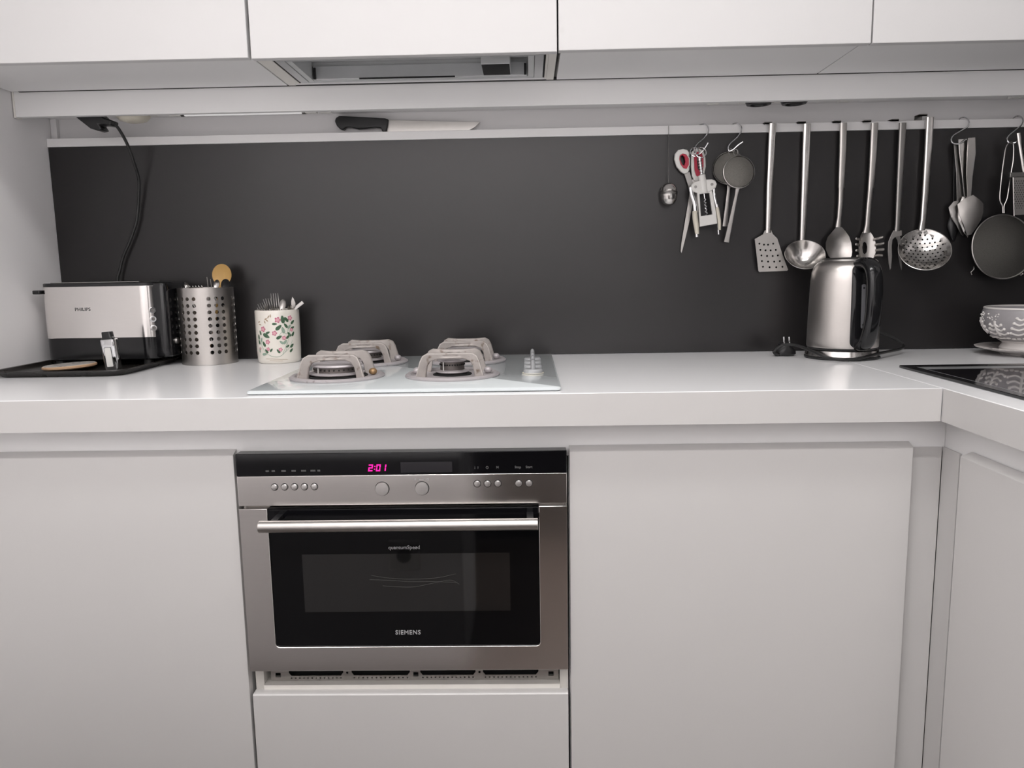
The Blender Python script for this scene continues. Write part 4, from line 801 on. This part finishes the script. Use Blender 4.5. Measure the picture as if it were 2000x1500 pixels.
tin = [((0.8701, -0.0200, 1.1698), (0.8737, -0.0340, 1.1716), (0.8824, -0.0440, 1.1746)), ((0.8745, -0.0200, 1.1563), (0.8780, -0.0340, 1.1582), (0.8856, -0.0440, 1.1601)), ((0.8763, -0.0200, 1.1440), (0.8799, -0.0340, 1.1448), (0.8864, -0.0440, 1.1457)), ((0.8745, -0.0200, 1.1306), (0.8781, -0.0340, 1.1315), (0.8835, -0.0440, 1.1312)), ((0.8688, -0.0200, 1.1221), (0.8701, -0.0340, 1.1206), (0.8733, -0.0440, 1.1168)),
       ((0.8394, -0.0200, 1.1703), (0.8274, -0.0340, 1.1712), (0.8184, -0.0440, 1.1722)), ((0.8376, -0.0200, 1.1569), (0.8268, -0.0340, 1.1579), (0.8184, -0.0440, 1.1589)), ((0.8370, -0.0200, 1.1447), (0.8275, -0.0340, 1.1445), (0.8197, -0.0440, 1.1444)), ((0.8401, -0.0200, 1.1312), (0.8305, -0.0340, 1.1311), (0.8227, -0.0440, 1.1310))]
for a, b, c in tin: MB().sweep(smoothline([a, b, c], 3), (0, 0, 1), [0.0032] * 5 + [0.0031, 0.0024], [0.0012] * 7, n=10).build('tine', STEEL_S, t)

# meat fork
t = thing('meat_fork', (0.9264, -0.0180, 1.0977), 'two-pronged steel meat fork hanging left of the skimmer', 'fork', UT)
handle(t, [(0.9279, -0.0140, 1.4417), (0.9281, -0.0140, 1.3711), (0.9284, -0.0140, 1.2876), (0.9287, -0.0140, 1.2031), (0.9283, -0.0140, 1.1885)], [0.0085, 0.0080, 0.0072, 0.0064, 0.0070], [0.004] * 5, STEEL_D)
hang_tab(t, 0.9105, 0.0085, ZR + 0.0030)
MB().flat([(0.9186, 1.1910), (0.9383, 1.1906), (0.9389, 1.1784), (0.9341, 1.1773), (0.9232, 1.1751), (0.9173, 1.1691), (0.9163, 1.1544), (0.9182, 1.1299), (0.9173, 1.1004), (0.9150, 1.0967), (0.9111, 1.1116), (0.9077, 1.1423), (0.9078, 1.1644), (0.9131, 1.1789)], -0.017, 0.002).build('prong', STEEL_S, t, 0.0005)
MB().flat([(0.9232, 1.1751), (0.9341, 1.1773), (0.9387, 1.1601), (0.9391, 1.1295), (0.9429, 1.1049), (0.9423, 1.0950), (0.9379, 1.1074), (0.9330, 1.1296), (0.9317, 1.1542), (0.9285, 1.1677)], -0.0185, 0.002).build('prong', STEEL_D, t, 0.0005)

# skimmer
t = thing('skimmer', (0.9918, -0.0300, 1.0991), 'round perforated steel skimmer, rightmost of the long hanging utensils', 'skimmer', UT)
handle(t, [(0.9899, -0.0160, 1.4530), (0.9906, -0.0160, 1.3814), (0.9901, -0.0160, 1.2862), (0.9883, -0.0160, 1.2140), (0.9851, -0.0180, 1.1897)], [0.0092, 0.0088, 0.0080, 0.0070, 0.0080], [0.0045] * 5)
hang_tab(t, 0.975, 0.0092, ZR + 0.0125, yh=-0.016)
hp = [(0.0105 * (i + 0.5 * (j % 2)), 0.0091 * j) for i in range(-6, 7) for j in range(-6, 7)]
hp = [p for p in hp if p[0] ** 2 + p[1] ** 2 < 0.047 ** 2]
mb, sd, u2, ax = dish((0.9831, -0.0420, 1.1440), (-0.22, -0.80, 0.52), 0.0575, 0.022, 0.0011, hp, 0.0021)
mb.build('spoon_bowl', STEEL_P, t, angle=60)
c = Vector((0.9831, -0.0420, 1.1440))
MB().tube([c + sd * 0.0577 * math.cos(2 * PI * i / 56) + u2 * 0.0577 * math.sin(2 * PI * i / 56) for i in range(56)], 0.0010, n=6, closed=True).build('rim', STEEL_P, t)

# ------------------------------------------------------------------ S hooks
HK = 'steel S hooks on the white rail'
def shook(pts, label):
    p = smoothline(pts, 6)
    return tag(MB().tube(p, 0.0016, n=8).build('s_hook', CHROME, None), label, 'hook', HK)
shook([(0.4492, 0.0100, 1.4392), (0.4492, 0.0080, 1.4472), (0.4558, 0.0020, 1.4513), (0.4634, -0.0080, 1.4488), (0.4683, -0.0140, 1.4394), (0.4681, -0.0160, 1.4296), (0.4582, -0.0180, 1.4153), (0.4436, -0.0190, 1.4024), (0.4356, -0.0200, 1.3918), (0.4360, -0.0220, 1.3808), (0.4442, -0.0240, 1.3768), (0.4557, -0.0260, 1.3870), (0.4659, -0.0280, 1.4030)], 'steel S hook carrying scissors and corkscrew')
shook([(0.5280, 0.0100, 1.4400), (0.5285, 0.0080, 1.4479), (0.5342, 0.0020, 1.4515), (0.5414, -0.0080, 1.4490), (0.5473, -0.0140, 1.4401), (0.5459, -0.0160, 1.4280), (0.5360, -0.0180, 1.4149), (0.5214, -0.0190, 1.4021), (0.5159, -0.0200, 1.3926), (0.5180, -0.0220, 1.3839), (0.5266, -0.0240, 1.3870), (0.5367, -0.0260, 1.3960), (0.5481, -0.0280, 1.4037)], 'steel S hook carrying the two small strainers')
shook([(1.0716, 0.0100, 1.4431), (1.0713, 0.0080, 1.4510), (1.0762, 0.0020, 1.4545), (1.0807, -0.0080, 1.4497), (1.0841, -0.0140, 1.4397), (1.0800, -0.0160, 1.4301), (1.0652, -0.0180, 1.4207), (1.0485, -0.0190, 1.4109), (1.0414, -0.0200, 1.4009), (1.0445, -0.0220, 1.3923), (1.0532, -0.0240, 1.3895), (1.0617, -0.0280, 1.3910), (1.0720, -0.0300, 1.3987)], 'steel S hook carrying the serving spoons')
shook([(1.2001, 0.0100, 1.4440), (1.1996, 0.0080, 1.4508), (1.2040, 0.0020, 1.4549), (1.2078, -0.0080, 1.4511), (1.2096, -0.0140, 1.4418), (1.2056, -0.0160, 1.4310), (1.1921, -0.0180, 1.4193), (1.1780, -0.0190, 1.4077), (1.1721, -0.0200, 1.3983), (1.1751, -0.0220, 1.3903), (1.1824, -0.0240, 1.3887), (1.1905, -0.0280, 1.3908), (1.1980, -0.0300, 1.4008)], 'steel S hook at the far right carrying the large sieve')

# tea infuser
t = thing('tea_infuser', (0.3757, -0.0200, 1.2576), 'egg-shaped steel tea infuser hanging on a thin chain', 'tea infuser')
ch = MB().tube([(0.3781, 0.0060, 1.4483), (0.3759, -0.0060, 1.4474), (0.3757, -0.0080, 1.4399), (0.3753, -0.0140, 1.3820), (0.3751, -0.0200, 1.3119)], 0.0007, n=6)
ch.build('chain', STEEL_D, t)
zt = (0.3750, -0.0200, 1.3131)[2]; xx = (0.3754, -0.0200, 1.2854)[0]
MB(Matrix.Translation((xx, -0.0225, zt))).lathe([(0.0, 0.0), (0.008, -0.0015), (0.0145, -0.006), (0.0185, -0.013), (0.0197, -0.0195)], n=36, cap1=True).build('top_shell', STEEL_P, t)
MB(Matrix.Translation((xx, -0.0225, zt))).lathe([(0.0197, -0.0196), (0.0206, -0.0205), (0.0206, -0.0225), (0.0200, -0.0235), (0.0206, -0.0245), (0.0206, -0.0265), (0.0198, -0.0275)], n=36).build('screw_band', STEEL_D, t)
MB(Matrix.Translation((xx, -0.0225, zt))).lathe([(0.0198, -0.0276), (0.0190, -0.038), (0.0150, -0.048), (0.008, -0.0535), (0.0, -0.0545)], n=36).build('bottom_shell', STEEL_P, t)

# scissors
t = thing('scissors', (0.4271, -0.0120, 1.1471), 'kitchen scissors with white and red handles hanging from the S hook', 'scissors')
def ring_loop(name, mat, outer, inner, y, th_, bev): MB().flat(outer, y, th_, [inner]).build(name, mat, t, bev)
o1 = [(0.3889, 1.3686), (0.3900, 1.3805), (0.3972, 1.3893), (0.4094, 1.3920), (0.4192, 1.3895), (0.4242, 1.3822), (0.4258, 1.3631), (0.4248, 1.3440), (0.4213, 1.3357), (0.4127, 1.3340), (0.4040, 1.3396), (0.3941, 1.3518)]
i1 = [(0.4006, 1.3684), (0.4017, 1.3767), (0.4083, 1.3807), (0.4169, 1.3788), (0.4232, 1.3691), (0.4234, 1.3548), (0.4187, 1.3453), (0.4113, 1.3467), (0.4038, 1.3564)]
i1b = [(0.4024, 1.3683), (0.4035, 1.3755), (0.4084, 1.3778), (0.4134, 1.3729), (0.4154, 1.3621), (0.4124, 1.3526), (0.4075, 1.3563)]
ring_loop('left_grip', WHITEP, o1, i1, -0.018, 0.010, 0.0022)
ring_loop('grip_lining', REDP, i1, i1b, -0.017, 0.008, 0.0005)
o2 = [(0.4292, 1.3750), (0.4315, 1.3856), (0.4387, 1.3914), (0.4497, 1.3924), (0.4584, 1.3875), (0.4635, 1.3743), (0.4652, 1.3504), (0.4618, 1.3325), (0.4547, 1.3218), (0.4450, 1.3148), (0.4375, 1.3174), (0.4324, 1.3295), (0.4296, 1.3511)]
i2 = [(0.4366, 1.3712), (0.4389, 1.3807), (0.4462, 1.3853), (0.4548, 1.3816), (0.4587, 1.3684), (0.4591, 1.3493), (0.4557, 1.3350), (0.4484, 1.3268), (0.4423, 1.3293), (0.4383, 1.3425)]
i2b = [(0.4428, 1.3687), (0.4451, 1.3758), (0.4500, 1.3769), (0.4538, 1.3685), (0.4541, 1.3506), (0.4507, 1.3399), (0.4457, 1.3448)]
ring_loop('right_grip', WHITEP, o2, i2, -0.014, 0.009, 0.0022)
ring_loop('grip_lining', REDP, i2, i2b, -0.0135, 0.008, 0.0005)
MB().flat([(0.4131, 1.3361), (0.4266, 1.3382), (0.4318, 1.3213), (0.4395, 1.3019), (0.4460, 1.2788), (0.4515, 1.2484), (0.4467, 1.2412), (0.4376, 1.2668), (0.4259, 1.2997)], -0.012, 0.002).build('blade', STEEL_D, t)
MB().flat([(0.4346, 1.3215), (0.4433, 1.3189), (0.4413, 1.2912), (0.4344, 1.2610), (0.4288, 1.2245), (0.4207, 1.1879), (0.4125, 1.1536), (0.4101, 1.1462), (0.4081, 1.1499), (0.4097, 1.1696), (0.4143, 1.2003), (0.4211, 1.2430), (0.4267, 1.2793), (0.4300, 1.3035)], -0.0095, 0.002).build('blade', STEEL_S, t)
MB().cyl((0.4320, -0.0125, 1.3008), (0.4314, -0.0155, 1.3005), 0.0045, n=16).build('pivot', STEEL_P, t)

# corkscrew
t = thing('corkscrew', (0.4684, -0.0300, 1.1838), 'white winged corkscrew hanging in front of the scissors', 'corkscrew')
YC = -0.034
for c, r in (((0.4335, -0.0340, 1.3815), 0.0105), ((0.4474, -0.0370, 1.3796), 0.0125)):
    MB().tube([(c[0] + r * math.cos(2 * PI * i / 28), c[1] + 0.004 * math.sin(2 * PI * i / 28), c[2] + r * 1.0 * math.sin(2 * PI * i / 28)) for i in range(28)], 0.0013, n=7, closed=True).build('opener_ring', CHROME, t)
p0 = Vector((0.4441, -0.0360, 1.3704)); p1 = Vector((0.4510, -0.0360, 1.3254)); d = (p1 - p0)
rk = []
for i in range(29):
    q = i / 28; r = 0.0048 if i % 4 in (0, 1) else 0.0030
    rk.append(r if i > 3 else 0.0042)
MB().tube([p0 + d * (i / 28) for i in range(29)], rk, n=16).build('toothed_shaft', CHROME, t)
MB().cyl((0.4503, -0.0360, 1.3277), (0.4530, -0.0360, 1.3134), 0.0085, n=24).build('collar', WHITEP, t, 0.001)
body = [(0.4251, 1.2975), (0.4262, 1.3058), (0.4322, 1.3117), (0.4443, 1.3150), (0.4601, 1.3171), (0.4734, 1.3174), (0.4820, 1.3143), (0.4858, 1.3059), (0.4836, 1.2976), (0.4764, 1.2918), (0.4680, 1.2872), (0.4449, 1.2840), (0.4387, 1.2865), (0.4301, 1.2903)]
MB().flat(body, -0.041, 0.012).build('wing_body', WHITEP, t, 0.0025)
MB().sweep([(0.4525, -0.0410, 1.3153), (0.4567, -0.0410, 1.2855)], (1, 0, 0), [0.0075, 0.0075], [0.003, 0.003]).build('spine', WHITEP, t)
fo = [(0.4399, 1.2877), (0.4752, 1.2906), (0.4833, 1.2521), (0.4890, 1.2135), (0.4474, 1.2070), (0.4443, 1.2468)]
fi = [(0.4455, 1.2834), (0.4692, 1.2859), (0.4775, 1.2354), (0.4495, 1.2317)]
MB().flat(fo, -0.040, 0.010, [fi]).build('frame', WHITEP, t, 0.0012)
wp0, wp1 = Vector((0.4568, -0.0350, 1.2861)), Vector((0.4639, -0.0350, 1.2332)); wd_ = wp1 - wp0
MB().tube([wp0 + wd_ * (i / 60) + Vector((0.0022 * math.cos(i * 0.7), 0.0022 * math.sin(i * 0.7), 0)) * (0 if i < 15 else 1) for i in range(61)], 0.0014, n=6).build('worm', CHROME, t)
for c in (Vector((0.4352, -0.0410, 1.3002)), Vector((0.4739, -0.0410, 1.3054))):
    MB().cyl(c, c + Vector((0, -0.0015, 0)), 0.0033, n=14).build('rivet', STEEL_D, t)
MB().sweep(smoothline([(0.4247, -0.0360, 1.2997), (0.4287, -0.0360, 1.2805), (0.4348, -0.0370, 1.2624), (0.4370, -0.0370, 1.2432)], 4), (0, 1, 0), 0.0035, 0.0048, n=10).build('lever', CHROME, t)
lh = MB().sweep(smoothline([(0.4351, -0.0370, 1.2444), (0.4367, -0.0370, 1.2251), (0.4401, -0.0370, 1.2046), (0.4416, -0.0370, 1.1900)], 4), (0, 1, 0), 0.0055, [0.0050, 0.0056, 0.0060, 0.0062, 0.0062, 0.0062, 0.0062, 0.006, 0.0058, 0.0055, 0.0053, 0.0050, 0.0046], n=14).build('lever_grip', CREAMP, t)
MB().sweep([(0.4410, -0.0370, 1.1900), (0.4417, -0.0370, 1.1827)], (0, 1, 0), 0.003, 0.0036, n=10).build('lever_tip', CHROME, t)
MB().sweep(smoothline([(0.4805, -0.0360, 1.3034), (0.4810, -0.0360, 1.2796), (0.4848, -0.0370, 1.2639), (0.4887, -0.0370, 1.2494)], 4), (0, 1, 0), 0.0035, 0.0036, n=10).build('lever', CHROME, t)
MB().sweep(smoothline([(0.4881, -0.0370, 1.2518), (0.4915, -0.0370, 1.2337), (0.4943, -0.0370, 1.2156), (0.4947, -0.0370, 1.1987)], 4), (0, 1, 0), 0.0055, [0.0034, 0.0040, 0.0042, 0.0042, 0.0042, 0.0042, 0.0042, 0.0042, 0.004, 0.004, 0.0038, 0.0036, 0.0034], n=14).build('lever_grip', CREAMP, t)
MB().sweep([(0.4921, -0.0340, 1.2098), (0.4938, -0.0340, 1.1880)], (0, 1, 0), 0.0028, 0.0026, n=10).build('lever_tip', CHROME, t)

# two small strainers
def strainer(c, R, h0, h1, label, ax, eye):
    t = thing('tea_strainer', h1, label, 'strainer', 'small strainers on one S hook')
    mb, sd, u2, axv = dish(c, ax, R * 0.97, -0.010, 0.0008); mb.build('mesh_bowl', MESH_L, t, angle=60)
    c = Vector(c)
    L_ = []
    for i in range(48):
        a = 2 * PI * i / 48; e = sd * math.cos(a) + u2 * math.sin(a)
        L_.append([c + e * R + axv * 0.002, c + e * (R + 0.0016) + axv * 0.001, c + e * (R + 0.0016) - axv * 0.004, c + e * R - axv * 0.004])
    MB().loops(L_, closed=True).build('rim', STEEL_S, t)
    h0, h1 = Vector(h0), Vector(h1); dd = (h1 - h0); sdx = dd.cross(Vector((0, 1, 0))).normalized()
    MB().sweep([h0, h0 + dd * 0.12, h0 + dd * 0.5, h1], sdx, [0.0050, 0.0036, 0.0045, 0.0064], [0.0012] * 4, n=10, power=0.6).build('handle', STEEL_S, t)
    e = Vector(eye)
    MB().tube([e + Vector((0.005 * math.cos(2 * PI * i / 20), 0, 0.0075 * math.sin(2 * PI * i / 20))) for i in range(20)], 0.001, n=6, closed=True).build('hanging_eye', STEEL_D, t)
strainer((0.5188, -0.0200, 1.3450), 0.0370, (0.5202, -0.0180, 1.3069), (0.5146, -0.0100, 1.2083), 'small steel strainer hanging behind the front one', (-0.38, -0.92, 0.05), (0.5216, -0.0200, 1.3818))
strainer((0.5365, -0.0420, 1.3325), 0.0365, (0.5352, -0.0410, 1.2959), (0.5162, -0.0220, 1.1698), 'small round steel strainer in front, handle pointing down left', (0.06, -0.99, 0.06), (0.5320, -0.0270, 1.3794))

# serving spoons on the third hook
SG = 'serving spoons on one S hook'
def flatspoon(name, label, hpts, bpts, y, mat, cup=0.006, cat='spoon'):
    t = thing(name, (bpts[len(bpts) // 2][0], y, min(p[1] for p in bpts)), label, cat, SG)
    MB().flat(hpts, y, 0.0025).build('handle', mat, t, 0.0008)
    cx = sum(p[0] for p in bpts) / len(bpts); cz = sum(p[1] for p in bpts) / len(bpts)
    rx = max(abs(p[0] - cx) for p in bpts); rz = max(abs(p[1] - cz) for p in bpts)
    inn = [(cx + rx * k * math.cos(a), cz + rz * k * math.sin(a)) for k in (0.25, 0.5, 0.75) for a in [2 * PI * i / 16 for i in range(16)]]
    MB().plate(bpts, [], lambda a, b, d: (a, y + d - cup * max(0, 1 - ((a - cx) / rx) ** 2 - ((b - cz) / rz) ** 2), b), 0.0015, inn).build('spoon_bowl', mat, t, angle=60)
flatspoon('serving_spoon', 'dark plastic spoon hanging lowest behind the steel serving spoons', [(1.0570, 1.3694), (1.0667, 1.3692), (1.0712, 1.2251), (1.0626, 1.2253)], [(1.0576, 1.2278), (1.0712, 1.2251), (1.0736, 1.1886), (1.0725, 1.1666), (1.0680, 1.1606), (1.0585, 1.1742), (1.0507, 1.2012)], -0.008, BLK)
flatspoon('serving_spoon', 'steel serving spoon at the left rear of the third hook', [(1.0502, 1.3896), (1.0611, 1.3894), (1.0692, 1.3206), (1.0799, 1.2678), (1.0746, 1.2559), (1.0663, 1.2536), (1.0607, 1.3207)], [(1.0576, 1.2562), (1.0743, 1.2607), (1.0873, 1.2484), (1.0929, 1.2000), (1.0873, 1.1734), (1.0809, 1.1784), (1.0660, 1.2005), (1.0527, 1.2189), (1.0475, 1.2431)], -0.016, STEEL_D)
flatspoon('serving_spoon', 'polished steel serving spoon behind the front spoon on the third hook', [(1.0561, 1.4000), (1.0764, 1.4007), (1.0806, 1.3548), (1.0870, 1.2955), (1.0865, 1.2669), (1.0794, 1.2647), (1.0697, 1.3196), (1.0606, 1.3670)], [(1.0744, 1.2671), (1.0901, 1.2669), (1.0983, 1.2356), (1.1007, 1.1994), (1.0929, 1.1705), (1.0798, 1.1853), (1.0659, 1.2121), (1.0661, 1.2458)], -0.024, STEEL_P)
flatspoon('serving_spoon', 'broad steel serving spoon in front on the third hook', [(1.0732, 1.4015), (1.0898, 1.4023), (1.0935, 1.3649), (1.0899, 1.3121), (1.0894, 1.2660), (1.0812, 1.2637), (1.0751, 1.3183), (1.0732, 1.3653)], [(1.0741, 1.2615), (1.0928, 1.2695), (1.1080, 1.2585), (1.1183, 1.2488), (1.1185, 1.2285), (1.1137, 1.2106), (1.1040, 1.1928), (1.0954, 1.1773), (1.0859, 1.1751), (1.0732, 1.2018), (1.0633, 1.2235), (1.0581, 1.2487)], -0.034, STEEL_S, 0.008)

# large sieve and grater at the right edge
t = thing('sieve', (1.1794, -0.0300, 1.0690), 'large round wire mesh sieve hanging at the far right', 'sieve')
c = (1.1749, -0.0300, 1.1470); R = 0.0765
mb, sd, u2, axv = dish(c, (0.06, -0.98, 0.12), R * 0.985, -0.022, 0.0008); mb.build('mesh_bowl', MESH, t, angle=60)
cv_ = Vector(c)
MB().tube([cv_ + sd * R * math.cos(2 * PI * i / 64) + u2 * R * math.sin(2 * PI * i / 64) for i in range(64)], 0.0018, n=8, closed=True).build('rim', STEEL_S, t)
MB().tube(smoothline([(1.1691, -0.0300, 1.2266), (1.1667, -0.0300, 1.2434), (1.1595, -0.0300, 1.2602), (1.1610, -0.0280, 1.3055), (1.1647, -0.0260, 1.3529), (1.1682, -0.0250, 1.3788), (1.1757, -0.0250, 1.3892), (1.1844, -0.0250, 1.3855), (1.1862, -0.0260, 1.3525), (1.1825, -0.0280, 1.3229), (1.1776, -0.0300, 1.2754), (1.1753, -0.0300, 1.2576), (1.1703, -0.0300, 1.2434), (1.1715, -0.0300, 1.2266)], 5), 0.0016, n=7).build('wire_handle', STEEL_P, t)
MB().tube([(1.1088, -0.0300, 1.1020), (1.1071, -0.0340, 1.0947), (1.0991, -0.0360, 1.0875), (1.1020, -0.0360, 1.0813)], 0.0015, n=6).build('rest_foot', STEEL_P, t)
MB().tube([(1.2175, -0.0300, 1.0818), (1.2202, -0.0340, 1.0781), (1.2234, -0.0360, 1.0829), (1.2286, -0.0360, 1.0792)], 0.0015, n=6).build('rest_foot', STEEL_P, t)
t = thing('grater', (1.1947, -0.0500, 1.2200), 'narrow steel grater hanging beside the large sieve', 'grater')
MB().sweep([(1.1817, -0.0460, 1.4078), (1.1898, -0.0470, 1.3704), (1.1997, -0.0480, 1.3259), (1.2046, -0.0480, 1.3083)], (0, 1, 0), [0.003] * 4, [0.0042, 0.0046, 0.0046, 0.004], n=10).build('handle', STEEL_P, t)
MB().tube([(1.1739, -0.0500, 1.3145), (1.1835, -0.0500, 1.2178)], 0.0016, n=7).build('side_wire', STEEL_P, t)
MB().flat([(1.1757, 1.3145), (1.2288, 1.3158), (1.2375, 1.2216), (1.1851, 1.2202)], -0.050, 0.001, [circ(a, b, 0.0014, 6) for a, b in [(1.167 + 0.0055 * i + (0.00275 if j % 2 else 0), 1.236 + 0.0052 * j) for i in range(7) for j in range(13)]]).build('grating_sheet', STEEL_S, t)
bx('collar', STEEL_D, t, 1.166, 1.214, -0.053, -0.047, 1.307, 1.318, 0.001)
